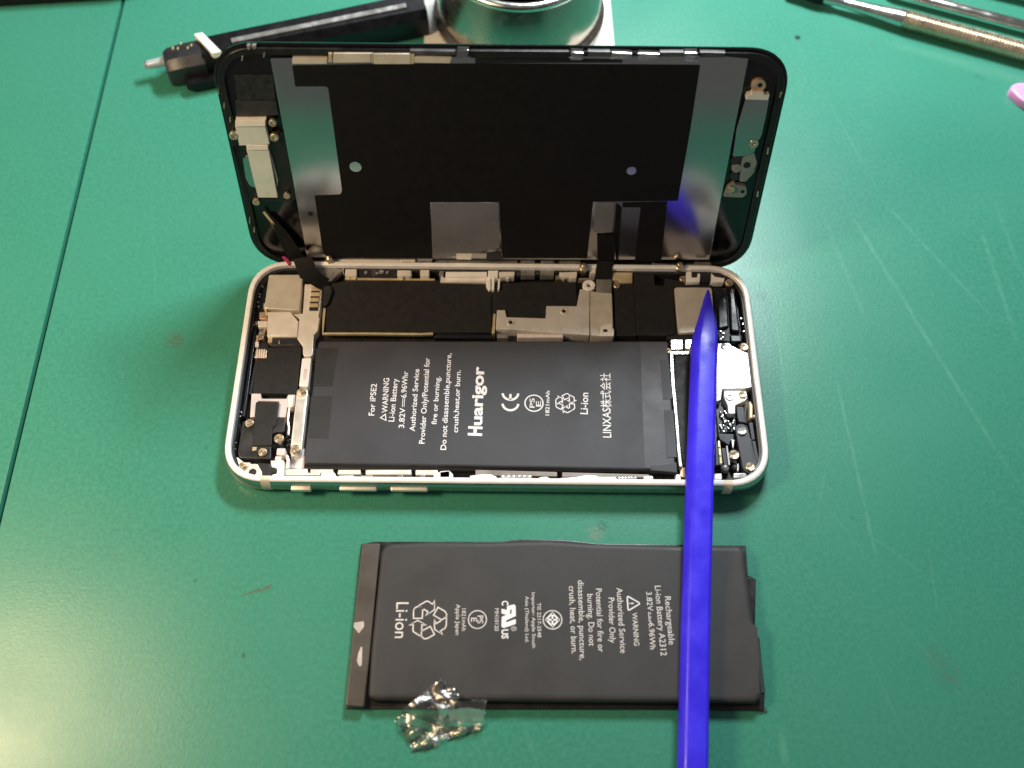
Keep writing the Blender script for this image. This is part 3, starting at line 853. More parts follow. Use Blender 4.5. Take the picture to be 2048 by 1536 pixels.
wb = part('white_shield', [(58.83, 8.77), (61.85, 9.09), (62.52, 8.23), (64.40, 7.10), (66.88, 5.79), (67.20, 0.47), (67.76, -6.02), (66.95, -4.37), (64.96, -4.86), (58.85, -5.12), (58.20, -8.35), (56.95, -8.77), (57.97, 3.02)], 4.6, 'bright_steel', r=0.25, bev=0.2)
screw(wb, (60.33, 7.80), 4.55, 0.9, 'silver_bit')
part('silver_tab', [(46.20, 9.92), (49.58, 9.96), (49.48, 6.79), (46.11, 6.61)], 4.6, 'silver_bit', r=0.2, bev=0.2)
part('silver_tab', [(50.00, 9.97), (52.45, 9.99), (52.19, 6.53), (49.87, 7.08)], 4.6, 'silver_bit', r=0.2, bev=0.2)
part('silver_ledge', [(46.78, 6.48), (52.26, 6.62), (52.18, 5.62), (46.84, 5.50)], 4.2, 'silver_bit', r=0.1)
sweep('silver_rail', [(*q, 4.3) for q in [(46.26, 6.13), (46.11, 1.86), (46.02, -5.11), (46.04, -4.71), (46.22, -12.87), (46.22, -23.39), (46.42, -27.24)]], [(-0.5, -0.6), (0.5, -0.6), (0.5, 0.1), (0.3, 0.3), (-0.3, 0.3), (-0.5, 0.1)], 'silver_bit', body)
part('antenna_panel', [(47.17, 5.56), (52.26, 5.62), (49.57, -26.99), (47.32, -27.27), (46.73, -20.56), (46.38, -4.45)], 3.7, 'black_film', r=0.2)
part('copper_end', [(46.48, -27.11), (47.75, -27.35), (47.55, -30.14), (46.07, -29.65)], 3.8, 'copper_bit', r=0.2)
br = part('charge_port_bracket', [(59.21, -5.55), (62.37, -5.51), (65.10, -5.58), (65.24, -7.60), (64.46, -8.56), (61.79, -9.92), (61.55, -12.38), (59.70, -12.40), (59.74, -10.13), (59.02, -7.66)], 4.7, 'cream_plate', r=0.4, bev=0.2)
c = (60.47, -7.41)
ring('bracket_eyelet', disc(c, 1.1, 16), disc(c, 0.42, 16), 4.6, 5.0, 'silver_bit', br)
prism('hole_shade', disc(c, 0.45, 10), 4.6, 4.74, 'copper_bit', br, bev=0)
screw(br, (64.02, -6.80), 4.7, 1.05)
prism('bracket_pad', [(60.46, -9.42), (61.56, -9.41), (61.42, -10.36), (60.46, -10.37)], 4.6, 4.78, 'brass', br, bev=0.05)
part('gold_post', [(65.41, -8.84), (65.85, -8.65), (66.35, -9.97), (65.93, -13.66), (65.00, -13.76)], 4.9, 'gold_edge', r=0.3, bev=0.3)
lathe('white_bead', (*(66.58, -12.88), 3.2), [(0.5, 0), (0.62, 0.7), (0.5, 1.15), (0.2, 1.4)], 'white_part', body, n=12)
part('black_block', [(62.09, -10.05), (64.12, -10.03), (64.01, -13.71), (64.74, -14.83), (62.26, -14.48), (62.06, -12.98)], 4.3, 'blue_black', r=0.3, bev=0.2)
arm = part('microphone_arm', capsule((62.79, -16.95), (63.89, -27.21), 1.72, 2.0), 4.8, 'blue_black', bev=0.2)
screw(arm, (62.69, -17.40), 4.75, 1.25, 'silver_bit')
screw(arm, (63.80, -27.43), 4.75, 1.2)
strokes('arm_slot', [[(64.76, -19.48), (64.83, -21.31), (64.95, -24.94)]], 0.28, 4.83, 'black_floor', arm)
part('arm_wing', [(64.85, -14.74), (65.89, -14.72), (65.98, -19.54), (65.13, -19.69), (64.97, -17.15)], 4.5, 'blue_black', r=0.2)
part('arm_wing', [(65.13, -19.87), (66.05, -19.86), (66.46, -26.20), (65.68, -26.57), (65.47, -23.87)], 4.4, 'blue_black', r=0.3)
part('board_pocket', [(57.23, -9.02), (62.27, -9.73), (61.80, -16.51), (57.05, -16.94)], 2.6, 'black_gloss')
random.seed(11)
for k, p_ in enumerate([(58.04, -11.49), (59.18, -11.10), (59.47, -11.67), (58.28, -12.62), (58.64, -13.37), (58.81, -14.31), (57.73, -15.07), (58.57, -15.06), (58.82, -16.09), (59.84, -14.11), (60.19, -14.86), (59.76, -15.89), (60.32, -15.23), (61.31, -13.72), (60.98, -14.48), (58.57, -12.24), (59.28, -13.74), (57.91, -15.82), (58.50, -16.74), (61.17, -16.06)]):
    w_, h_ = random.uniform(0.25, 0.5), random.uniform(0.3, 0.75)
    prism('chip_component', rect(p_[0] - w_ / 2, p_[1] - h_ / 2, p_[0] + w_ / 2, p_[1] + h_ / 2), 2.5, random.uniform(3.3, 3.9), 'silver_bit' if k % 4 else 'clip_grey', body, bev=0.08)
part('pocket_bar', [(56.73, -17.60), (60.90, -17.74), (60.74, -19.41), (59.79, -19.78), (59.34, -21.07), (56.99, -19.35)], 3.9, 'blue_black', r=0.3, bev=0.2)
part('pocket_panel', [(57.45, -21.64), (58.73, -21.62), (58.93, -26.33), (57.53, -26.34)], 3.6, 'blue_black')
part('pocket_panel', [(56.09, -20.00), (56.59, -20.00), (56.70, -26.35), (55.46, -26.37)], 3.5, 'blue_black')
stp = part('contact_strip', [(56.53, -19.82), (57.03, -19.81), (57.15, -26.08), (56.39, -26.26)], 4.1, 'gold_edge')
for p_ in [(56.65, -21.74), (56.66, -24.10), (56.71, -26.35)]:
    prism('strip_hole', disc(p_, 0.25, 8), 4.05, 4.14, 'black_plastic', stp, bev=0)
sweep('white_wire', [(*q, 4.2) for q in [(58.61, -21.35), (58.64, -23.26), (58.75, -26.60)]], circ(0.22, 8), 'white_part', body)
screw(body, (60.18, -23.97), 4.3, 1.35)
lathe('silver_dome', (*(57.87, -27.14), 2.5), [(1.1, 0), (1.1, 0.6), (0.85, 1.3), (0.4, 1.65)], 'clip_grey', body, n=16)
lathe('silver_dome', (*(60.37, -26.85), 2.5), [(0.9, 0), (0.9, 0.6), (0.7, 1.1), (0.3, 1.4)], 'blue_black', body, n=16)
part('silver_clip', [(59.85, -19.60), (60.77, -19.59), (60.29, -21.97), (59.96, -21.98)], 4.4, 'silver_bit', r=0.1)
part('silver_clip', [(60.80, -26.22), (61.26, -26.57), (61.01, -28.36), (60.51, -28.36)], 4.3, 'silver_bit', r=0.1)
part('rim_clip', [(54.53, -29.82), (56.25, -29.63), (56.19, -31.21), (54.32, -31.23)], 5.9, 'white_part', r=0.2, base=4)
part('rim_clip', [(59.27, -29.60), (62.21, -29.48), (62.57, -29.92), (62.34, -30.62), (59.07, -30.83)], 5.9, 'silver_bit', r=0.2, base=4)

# ---------------------------------------------------------------- new battery in the phone
nb = thing('phone_battery', 'new black battery with upright white lettering installed inside the opened phone', 'battery', (0, -9.5, 1.6))
BT = 4.75
prism('cell', [(-48.23, 8.24), (45.62, 9.31), (45.10, -28.33), (-48.61, -27.39)], 1.7, BT, 'battery_foil', nb, bev=0.45, r=0.8)
prism('end_tape', [(37.93, 8.85), (45.18, 8.94), (44.73, -28.11), (37.19, -27.91)], BT - 1.6, BT + 0.06, 'battery_tape', nb, bev=0.05)
prism('end_tape', [(43.05, 3.36), (45.27, 3.39), (45.73, -8.27), (43.06, -8.43)], BT - 1.0, BT + 0.16, 'battery_foil', nb, bev=0.06)
prism('end_tape', [(43.11, -11.54), (45.52, -11.52), (45.57, -24.91), (42.98, -25.07)], BT - 1.0, BT + 0.16, 'battery_foil', nb, bev=0.06)
prism('end_fold', [(38.64, -27.16), (45.37, -26.20), (45.40, -29.12), (38.68, -28.55)], BT - 1.8, BT + 0.13, 'battery_foil', nb, bev=0.2)
prism('dark_patch', [(-48.61, 6.03), (-42.69, 6.09), (-43.25, -5.54), (-48.25, -5.59)], BT - 0.1, BT + 0.03, 'battery_patch', nb, bev=0)
prism('dark_patch', [(-48.51, -8.37), (-43.01, -8.31), (-43.01, -20.58), (-48.10, -20.49)], BT - 0.1, BT + 0.03, 'battery_patch', nb, bev=0)
prism('edge_fold', [(-48.76, -27.40), (36.18, -27.76), (36.15, -28.45), (-48.67, -28.36)], 1.7, 3.3, 'battery_patch', nb, bev=0.2)
TZ = BT + 0.035
W = 'print_white'
for body_, ab, cap in (("For iPSE2", [(-31.77, -13.93), (-31.72, -4.61)], 1.45), ("WARNING", [(-28.43, -13.07), (-28.59, -2.86)], 1.45), ("Li-ion Battery", [(-26.55, -15.62), (-26.28, -3.05)], 1.45),
                       ("3.82V", [(-23.88, -17.39), (-23.88, -11.63)], 1.4), ("6.96Whr", [(-23.82, -8.70), (-23.73, -0.83)], 1.4), ("Authorized Service", [(-21.08, -18.31), (-20.82, -0.08)], 1.35),
                       ("Provider Only/Potential for", [(-18.44, -21.77), (-18.19, 3.32)], 1.4), ("fire or burning.", [(-15.61, -16.32), (-15.25, -2.28)], 1.3),
                       ("Do not disassemble,puncture,", [(-12.92, -23.45), (-12.54, 4.81)], 1.4), ("crush,heat,or burn.", [(-10.08, -18.54), (-9.90, -0.29)], 1.3)):
    text(body_, ab[0], ab[1], cap, TZ, W, nb, bold=0.012)
text("H", *[(-4.06, -19.44), (-3.97, -16.78)], 3.3, TZ, W, nb, bold=0.045)
text("uarigor", *[(-4.00, -16.45), (-3.79, 0.82)], 2.85, TZ, W, nb, bold=0.032)
for dy in (-0.22, 0.22):
    a_, b_ = [(-24.40, -11.36), (-24.36, -8.86)]
    strokes('direct_current_mark', [[(a_[0] + dy - 0.05, a_[1]), (b_[0] + dy - 0.05, b_[1])]], 0.16, TZ, W, nb)
tri = [(-28.65, -15.27), (-28.90, -13.48), (-30.12, -14.53)]
strokes('warning_mark', [tri + [tri[0]]], 0.24, TZ, W, nb)


def arc(c, r, a0, a1, n=14):
    return [(c[0] + r * math.cos(math.radians(a0 + (a1 - a0) * i / n)), c[1] + r * math.sin(math.radians(a0 + (a1 - a0) * i / n))) for i in range(n + 1)]


c1, c2 = (3.32, -9.96), (3.30, -6.92)
ce_r = 2.05
strokes('ce_mark', [arc(c1, ce_r, 185, 355), arc(c2, ce_r, 185, 355), [(c2[0], c2[1] - ce_r), (c2[0], c2[1] - 0.35)]], 0.62, TZ, W, nb)
c = (9.44, -9.89)
strokes('pse_ring', [arc(c, 2.35, 0, 360, 32)], 0.34, TZ, W, nb)
text("PS", *[(9.57, -11.22), (9.57, -8.43)], 1.25, TZ, W, nb, bold=0.01)
text("E", *[(11.22, -10.84), (11.23, -9.27)], 1.25, TZ, W, nb, bold=0.01)
text("1821mAh", *[(13.35, -13.41), (13.53, -6.24)], 1.0, TZ, W, nb, bold=0.015)
text("Li-ion", *[(23.28, -12.99), (23.61, -6.69)], 1.9, TZ, W, nb, bold=0.015)
text("LINXAS株式会社", *[(29.13, -19.56), (29.46, -0.82)], 2.1, TZ, W, nb, bold=0.008)
REC = [(-19.00, -66.42), (-19.06, -64.50), (-18.85, -63.97), (-17.99, -63.47), (-16.91, -64.07), (-16.92, -66.40), (-19.00, -66.42)] , [(-17.99, -63.39), (-16.19, -62.30), (-15.70, -62.30), (-14.66, -62.99), (-14.17, -62.07), (-14.16, -64.34), (-16.19, -65.74), (-15.67, -64.80), (-16.91, -64.07), (-17.83, -63.47)], \
    [(-13.34, -63.71), (-11.65, -64.68), (-11.26, -65.33), (-11.24, -65.98), (-12.37, -66.72), (-14.31, -65.60), (-13.34, -63.71)], [(-11.24, -65.98), (-11.24, -68.09), (-11.50, -68.66), (-12.51, -69.31), (-12.00, -70.19), (-13.88, -69.00), (-14.05, -67.71), (-14.07, -66.50), (-13.62, -67.63), (-12.37, -66.80)], \
    [(-14.95, -68.28), (-13.91, -70.16), (-15.46, -71.10), (-16.25, -71.22), (-16.95, -70.63), (-16.97, -69.43), (-14.95, -68.28)], [(-16.95, -70.67), (-18.80, -69.61), (-18.97, -69.29), (-18.97, -67.92), (-20.00, -68.05), (-17.94, -66.90), (-15.80, -68.01), (-16.93, -67.90), (-16.93, -69.43)]
RC = (-15.42, -66.67)
NR = (17.71, -9.81)
strokes('recycling_mark', [[(NR[0] - (q[0] - RC[0]) * 0.62, NR[1] - (q[1] - RC[1]) * 0.62) for q in ln] for ln in REC], 0.28, TZ, W, nb)

# ---------------------------------------------------------------- old battery on the mat
ob = thing('phone_battery', 'removed old black battery with sideways lettering and torn end on the mat', 'battery', (14, -67, 0))
prism('wrap_flange', [(-33.12, -47.22), (-29.97, -46.55), (1.06, -46.24), (5.99, -45.55), (17.10, -45.70), (25.71, -46.52), (61.70, -46.69), (61.44, -54.20), (63.28, -55.18), (61.63, -68.84), (62.63, -69.43), (62.56, -82.14), (61.89, -86.17), (39.27, -86.03), (-33.55, -86.55), (-33.66, -85.21)], 0.05, 0.9, 'old_edge', ob, bev=0.25)
OT = 3.7
cellp = [(-27.58, -48.07), (-17.07, -47.53), (-2.21, -47.39), (6.71, -46.99), (12.67, -46.81), (22.77, -47.46), (42.99, -47.88), (59.65, -47.85), (60.69, -49.33), (60.61, -56.05), (61.14, -70.72), (61.06, -83.51), (59.67, -84.87), (40.56, -84.90), (12.89, -84.95), (-1.50, -84.92), (-26.37, -85.03), (-28.28, -84.56), (-28.37, -74.36)]
def corner_flags(q):
    """true where the outline turns sharply"""
    out = []
    for i in range(len(q)):
        a, b, c = Vector(q[i - 1]), Vector(q[i]), Vector(q[(i + 1) % len(q)])
        out.append((b - a).normalized().dot((c - b).normalized()) < 0.6)
    return out


V, F = [], []
q_ = ccw(cellp)
rounded2 = lambda q, d: rounded(inset(q, d), [max(3.0 - d, 0.5) if w else 0.35 for w in corner_flags(q)], 5)
p_ = rounded2(q_, 0)
loops = [(rounded2(q_, -0.1), 0.7), (rounded2(q_, -0.15), 2.3), (p_, 3.1), (rounded2(q_, 0.35), 3.5), (rounded2(q_, 0.8), 3.64), (rounded2(q_, 1.3), OT), (rounded2(q_, 1.4), OT)]
n = len(p_)
for q, h in loops:
    V += [(x, y, h) for x, y in q]
for k in range(len(loops) - 1):
    for i in range(n):
        j = (i + 1) % n
        F.append((k * n + i, k * n + j, (k + 1) * n + j, (k + 1) * n + i))
F.append(tuple(range(n - 1, -1, -1)))
F.append(tuple(range((len(loops) - 1) * n, len(loops) * n)))
add('cell', V, F, None, ob, 60, mats=['old_foil', 'old_edge'], fmat=[1 if k < 2 * n else 0 for k in range(len(F))])  # side walls get the dark edge material: their shade painted in
prism('side_strip', [(-32.69, -47.64), (-28.16, -47.60), (-28.39, -57.18), (-28.79, -74.12), (-29.28, -86.52), (-33.44, -86.29)], 0.6, 2.6, 'old_strip', ob, bev=0.3, r=0.5)
prism('bare_spot', [(-33.01, -67.28), (-30.74, -66.91), (-30.57, -68.13), (-31.67, -69.81), (-33.02, -68.30)], 2.4, 2.64, 'bare_patch', ob, bev=0, r=0.2)
prism('bare_spot', [(-30.95, -72.86), (-30.63, -73.00), (-30.45, -77.22), (-31.00, -77.45), (-31.65, -76.25), (-31.46, -74.42)], 2.4, 2.64, 'bare_patch', ob, bev=0, r=0.2)
prism('torn_flap', [(60.54, -54.96), (63.01, -55.39), (61.46, -66.73), (60.48, -67.32)], 0.8, 1.5, 'old_edge', ob, bev=0.1)
prism('torn_flap', [(61.49, -69.52), (62.34, -69.66), (62.57, -82.19), (61.55, -82.47)], 0.8, 1.2, 'old_foil', ob, bev=0.1)
prism('torn_flap', [(60.22, -86.14), (62.71, -86.39), (61.71, -83.95), (60.64, -84.78)], 0.05, 0.45, 'old_strip', ob, bev=0.1)
prism('flat_tape', [(52.32, -60.36), (61.69, -67.87), (60.53, -83.00), (51.24, -82.80)], OT - 0.1, OT + 0.03, 'old_foil', ob, bev=0)
sweep('glue_thread', [(*q, 0.5) for q in [(-29.64, -86.12), (-25.61, -86.30), (-22.50, -86.17), (-19.40, -85.71), (-16.51, -85.40)]], circ(0.16, 6), 'gold_edge', ob)
OZ = OT + 0.035
G_ = 'print_grey'
for body_, ab, cap in (("Rechargeable", [(40.40, -60.61), (40.68, -72.06)], 1.42), ("Li-ion Battery A2312", [(38.17, -58.04), (38.62, -74.62)], 1.42), ("3.82V", [(36.04, -59.55), (36.15, -64.10)], 1.3), ("6.96Wh", [(36.22, -67.00), (36.22, -73.18)], 1.3),
                       ("WARNING", [(32.43, -64.60), (32.58, -72.36)], 1.2), ("Authorized Service", [(29.02, -58.63), (29.33, -74.09)], 1.4), ("Provider Only", [(26.98, -61.03), (26.93, -71.76)], 1.4),
                       ("Potential for fire or", [(24.06, -58.83), (24.16, -73.91)], 1.4), ("burning. Do not", [(21.99, -60.19), (22.08, -72.52)], 1.4), ("disassemble, puncture,", [(19.83, -56.83), (19.88, -75.77)], 1.4),
                       ("crush, heat, or burn.", [(17.67, -58.29), (18.02, -74.30)], 1.4)):
    text(body_, ab[0], ab[1], cap, OZ, G_, ob, bold=0.004)
a_, b_ = [(36.36, -64.39), (36.46, -66.71)]
strokes('direct_current_mark', [[(a_[0] - 0.05, a_[1]), (b_[0] - 0.05, b_[1])]] + [[(a_[0] + 0.35, a_[1] - k * 1.0), (a_[0] + 0.37, a_[1] - k * 1.0 - 0.62)] for k in range(3)], 0.18, OZ, G_, ob)
tri = rounded([(31.46, -60.54), (34.51, -62.35), (31.53, -64.14)], 0.5)
strokes('warning_mark', [tri + [tri[0]]], 0.3, OZ, 'print_white', ob)
strokes('warning_mark', [[(32.92, -62.31), (32.25, -62.37)], [(32.08, -62.37), (31.90, -62.37)]], 0.3, OZ, 'print_white', ob)
c = (13.66, -66.45)
strokes('tis_ring', [arc(c, 2.2, 0, 360, 32)], 0.26, OZ, G_, ob)
dq = [(c[0] + x, c[1] + y) for x, y in ((-1.5, 0), (0, 1.6), (1.5, 0), (0, -1.6), (-1.5, 0))]
strokes('tis_mark', [dq, [dq[0], dq[2]], [dq[1], dq[3]]], 0.42, OZ, 'print_white', ob)
for body_, ab, cap in (("TIS 2217-2548", [(10.10, -62.42), (10.14, -70.63)], 0.85), ("Importer: Apple South", [(8.79, -59.94), (8.90, -73.09)], 0.8), ("Asia (Thailand) Ltd.", [(7.28, -60.88), (7.30, -71.88)], 0.8),
                       ("MH10120", [(0.08, -63.87), (0.13, -69.20)], 0.95), ("1821mAh", [(-7.69, -63.99), (-7.53, -69.27)], 0.95), ("Apple Japan", [(-9.06, -62.97), (-9.00, -70.25)], 0.95)):
    text(body_, ab[0], ab[1], cap, OZ, G_, ob, bold=0.004)
ul = [(1.66, -63.90), (2.91, -64.22), (2.90, -63.42), (3.41, -63.14), (4.61, -62.84), (4.98, -63.21), (5.04, -65.65), (2.80, -66.69), (2.76, -67.15), (5.04, -66.34), (5.05, -67.50), (2.45, -68.45), (1.90, -68.45), (1.67, -67.99), (1.73, -65.86), (2.78, -65.39), (1.63, -65.03)]
prism('recognised_component_mark', ul, OT - 0.1, OZ, 'print_white', ob, bev=0)
prism('mark_window', [(3.69, -64.21), (4.06, -64.07), (4.02, -65.00), (3.66, -65.19)], OT - 0.1, OZ + 0.02, 'old_foil', ob, bev=0)
text("C", *[(1.73, -62.02), (1.75, -63.15)], 1.5, OZ, 'print_white', ob, bold=0.03)
text("US", *[(1.77, -68.82), (1.79, -71.02)], 1.5, OZ, 'print_white', ob, bold=0.03)
text("®", *[(3.91, -68.07), (3.92, -69.22)], 1.25, OZ, G_, ob)
c = (-3.97, -66.55)
strokes('pse_ring', [arc(c, 2.12, 0, 360, 32)], 0.24, OZ, G_, ob)
text("PS", *[(-3.99, -65.62), (-3.95, -67.49)], 1.35, OZ, G_, ob, bold=0.01)
text("E", *[(-5.47, -66.16), (-5.44, -67.09)], 1.35, OZ, G_, ob, bold=0.01)
strokes('recycling_mark', list(REC), 0.3, OZ, G_, ob)
text("Li-ion", *[(-23.20, -62.61), (-23.11, -71.09)], 2.9, OZ, G_, ob, bold=0.004)

# ---------------------------------------------------------------- display assembly standing at the hinge, inner face to the camera
dp = thing('display_assembly', 'black phone display assembly standing upright with its metal backed inner side showing', 'phone screen', DISPLAY_BASE, (-DISPLAY_TILT, 0, 0), local=True)


def dpart(name, pts, d1, mat, d0=0.0, r=0.0, bev=0.1, parent=None):
    return prism(name, pts, d0, d1, mat, parent or dp, bev=bev, r=r, fr=FACE)


def dout(ins, n=10):
    w, h, r = 68.9 - ins, 68.0 / 2 - ins, max(11.4 - ins, 0.4)
    pts = []
    for cx, cy, a0 in ((w - r, h - r, 0), (-w + r, h - r, 90), (-w + r, -h + r, 180), (w - r, -h + r, 270)):
        for i in range(n + 1):
            a = math.radians(a0 + 90 * i / n)
            c_, s_ = math.cos(a), math.sin(a)
            k = 1 / (abs(c_) ** 2.3 + abs(s_) ** 2.3) ** (1 / 2.3)
            pts.append((cx + r * c_ * k, cy + r * s_ * k + 32.5))
    return pts


V, F = [], []
loops = [(dout(2.0), -1.5), (dout(0.7), -1.3), (dout(0.1), -0.7), (dout(0.0), -0.2), (dout(0.15), 0.0), (dout(1.2), 0.05)]
n = len(loops[0][0])
for q, h in loops:
    V += [FACE(x, y, h) for x, y in q]
for k in range(len(loops) - 1):
    for i in range(n):
        j = (i + 1) % n
        F.append((k * n + i, k * n + j, (k + 1) * n + j, (k + 1) * n + i))
F.append(tuple(range(n - 1, -1, -1)))
F.append(tuple(range((len(loops) - 1) * n, len(loops) * n)))
add('front_glass', V, F, 'bezel_glass', dp)
ring('bezel_frame', dout(0.9), dout(2.6), 0.02, 0.9, 'bezel_black', dp, fr=FACE)
plate = dpart('shield_plate', [(-54.30, 63.13), (-40.20, 63.48), (51.23, 64.93), (58.00, 64.34), (57.95, 2.80), (-0.26, 1.79), (-49.52, 2.05), (-53.98, 1.99)], 1.0, 'display_plate', r=0.4, bev=0.15)
film = dpart('graphite_film', [(-49.39, 61.30), (-28.62, 61.98), (-1.20, 62.39), (46.93, 62.59), (46.97, 44.73), (46.63, 23.03), (24.33, 22.42), (23.95, 3.01), (0.32, 2.70), (-0.51, 21.98), (-18.77, 21.74), (-19.05, 2.45), (-47.55, 2.16), (-49.30, 3.54), (-49.07, 23.48), (-42.24, 23.89), (-41.64, 25.29), (-41.61, 55.46), (-42.08, 55.85), (-49.49, 55.76)], 1.12, 'graphite_black', d0=0.9, r=0.35, bev=0.03)
dpart('film_hole', disc((-37.33, 32.76), 1.55, 18), 1.16, 'display_plate', d0=0.9, bev=0)
dpart('film_hole', disc((33.52, 32.41), 1.25, 18), 1.16, 'display_plate', d0=0.9, bev=0)
dpart('plate_hole', disc((-50.93, 17.43), 0.75, 12), 1.06, 'bezel_black', d0=0.9, bev=0)
dpart('black_strip', [(30.43, 22.24), (32.05, 20.68), (32.65, 2.04), (32.09, 2.03), (30.73, 11.94)], 1.08, 'graphite_black', d0=0.9, bev=0)
dpart('black_strip', [(32.12, 22.26), (43.87, 22.67), (43.82, 20.83), (32.26, 20.68)], 1.09, 'graphite_black', d0=0.9, bev=0)
dpart('black_strip', [(37.03, 20.74), (43.98, 20.83), (44.66, 1.83), (37.25, 1.73)], 1.08, 'graphite_black', d0=0.9, bev=0)
dpart('clear_square', [(24.88, 22.11), (30.01, 22.18), (30.26, 12.36), (25.16, 12.30)], 1.22, 'smoke_tape', d0=1.0, r=0.4, bev=0.05)
dpart('touch_chip_tape', [(-18.57, 21.39), (-0.77, 21.62), (-0.35, 6.32), (-19.08, 1.76)], 1.07, 'smoke_tape', d0=0.9, r=0.5, bev=0.03)
dpart('plate_tab', [(-12.30, 4.23), (-8.10, 4.14), (-8.25, 2.26), (-12.36, 2.35)], 1.4, 'cream_plate')
dpart('black_tab', [(-3.94, 4.48), (-0.23, 4.96), (0.43, 2.23), (-4.13, 2.03)], 1.4, 'black_plastic')
# top edge: spring plates and clear clips
for q in ([(-39.20, 64.82), (-30.48, 64.92), (-30.69, 62.57), (-39.55, 62.36)], [(-29.78, 64.79), (-21.12, 64.89), (-21.29, 62.24), (-30.02, 62.14)], [(-20.30, 64.16), (-11.59, 64.01), (-12.02, 62.55), (-20.39, 62.66)], [(-49.02, 63.37), (-40.84, 63.47), (-41.05, 62.07), (-49.23, 61.97)]):
    dpart('edge_plate', q, 1.5, 'shield_beige', r=0.15)
for q in ([(-40.37, 64.81), (-39.50, 64.82), (-39.81, 62.46), (-40.65, 62.45)], [(-30.38, 64.92), (-29.80, 64.93), (-30.02, 62.47), (-30.60, 62.46)], [(-21.05, 64.89), (-20.30, 64.90), (-20.53, 62.25), (-21.22, 62.24)]):
    dpart('edge_gap', q, 1.45, 'gold_edge')
for q in ([(-7.19, 65.67), (15.76, 65.78), (15.84, 63.98), (-7.09, 63.87)], [(-6.13, 63.73), (28.49, 63.83), (28.56, 63.07), (-6.15, 62.51)]):
    dpart('edge_rail', q, 1.3, 'bezel_black')
for q in ([(-10.28, 66.32), (-7.42, 66.30), (-7.88, 64.11), (-10.62, 64.23)], [(16.12, 66.18), (19.26, 66.07), (19.10, 64.12), (16.23, 64.09)], [(42.53, 66.41), (45.79, 66.45), (46.13, 64.00), (42.82, 64.22)]):
    dpart('clear_clip', q, 2.3, 'clear_clip', d0=0.3, r=0.3, bev=0.3)
for q in ([(25.61, 66.05), (30.51, 65.95), (30.67, 64.26), (25.65, 64.31)], [(31.90, 65.97), (36.95, 65.87), (36.90, 64.23), (32.07, 64.28)]):
    dpart('clear_rail', q, 2.0, 'clear_clip', d0=0.3, r=0.2, bev=0.25)
for q in ([(20.27, 65.96), (25.41, 65.92), (25.51, 64.64), (20.35, 64.68)], [(37.07, 65.95), (42.66, 66.02), (42.81, 64.84), (37.20, 64.78)], [(46.39, 66.06), (52.24, 65.98), (52.19, 64.80), (46.58, 64.73)], [(-21.24, 65.63), (-10.75, 65.60), (-10.78, 64.73), (-21.31, 64.61)]):
    dpart('edge_seal', q, 1.4, 'edge_grey', bev=0.08)
for q in ([(-59.24, 66.37), (-58.47, 66.38), (-58.56, 65.32), (-59.24, 65.32)], [(-58.08, 66.38), (-57.12, 66.40), (-57.26, 65.55), (-58.04, 65.54)], [(-55.71, 64.40), (-55.17, 64.73), (-55.45, 63.66), (-55.89, 63.33)], [(-60.91, 63.60), (-60.50, 63.71), (-60.81, 62.52), (-61.24, 62.30)]):
    dpart('bezel_tooth', q, 1.2, 'clip_grey', bev=0.1)
# left: front camera pocket, earpiece speaker
dpart('camera_pocket', [(-63.85, 58.26), (-54.57, 58.37), (-54.97, 51.41), (-64.27, 51.30)], 0.45, 'black_floor', d0=0.03)
dpart('sensor_flex', [(-64.75, 51.28), (-54.75, 51.40), (-54.82, 47.50), (-65.20, 46.95)], 0.8, 'black_plastic', r=0.4)
ear = dpart('earpiece_bracket', [(-65.74, 44.90), (-58.30, 44.99), (-58.04, 39.92), (-65.74, 39.39)], 2.0, 'shield_steel', d0=0.3, bev=0.15)
dpart('bracket_lip', [(-65.33, 46.88), (-57.94, 46.97), (-58.22, 45.29), (-65.66, 45.12)], 2.3, 'cream_plate', d0=0.3, bev=0.1, parent=ear)
ear2 = dpart('earpiece_speaker', [(-64.20, 37.81), (-58.56, 37.97), (-58.64, 23.29), (-63.84, 23.23)], 1.9, 'shield_steel', d0=0.3, bev=0.15)
dpart('speaker_lip', [(-63.95, 39.61), (-58.54, 39.68), (-58.66, 38.24), (-64.11, 38.08)], 2.1, 'cream_plate', d0=0.3, bev=0.1, parent=ear2)
dpart('speaker_side', [(-65.82, 35.17), (-64.35, 36.08), (-63.88, 25.84), (-65.48, 26.52), (-66.21, 28.83)], 1.3, 'display_plate', d0=0.1, r=0.6, bev=0.2, parent=ear2)
dpart('speaker_side', [(-58.44, 37.03), (-58.16, 35.26), (-57.73, 28.48), (-58.41, 26.61)], 1.4, 'clip_grey', d0=0.1, r=0.3, bev=0.2, parent=ear2)
dpart('speaker_cradle', [(-68.08, 38.39), (-55.37, 42.86), (-54.22, 42.02), (-54.22, 21.64), (-62.64, 21.05), (-66.83, 21.48)], 0.9, 'bezel_black', r=0.6)
for c, r_ in (((-66.63, 42.26), 1.15), ((-56.53, 41.95), 1.15), ((-56.35, 46.06), 1.0), ((-56.13, 23.90), 0.95), ((-64.56, 21.79), 1.0)):
    screw(dp, c, 1.7, r_, 'brass', fr=FACE)
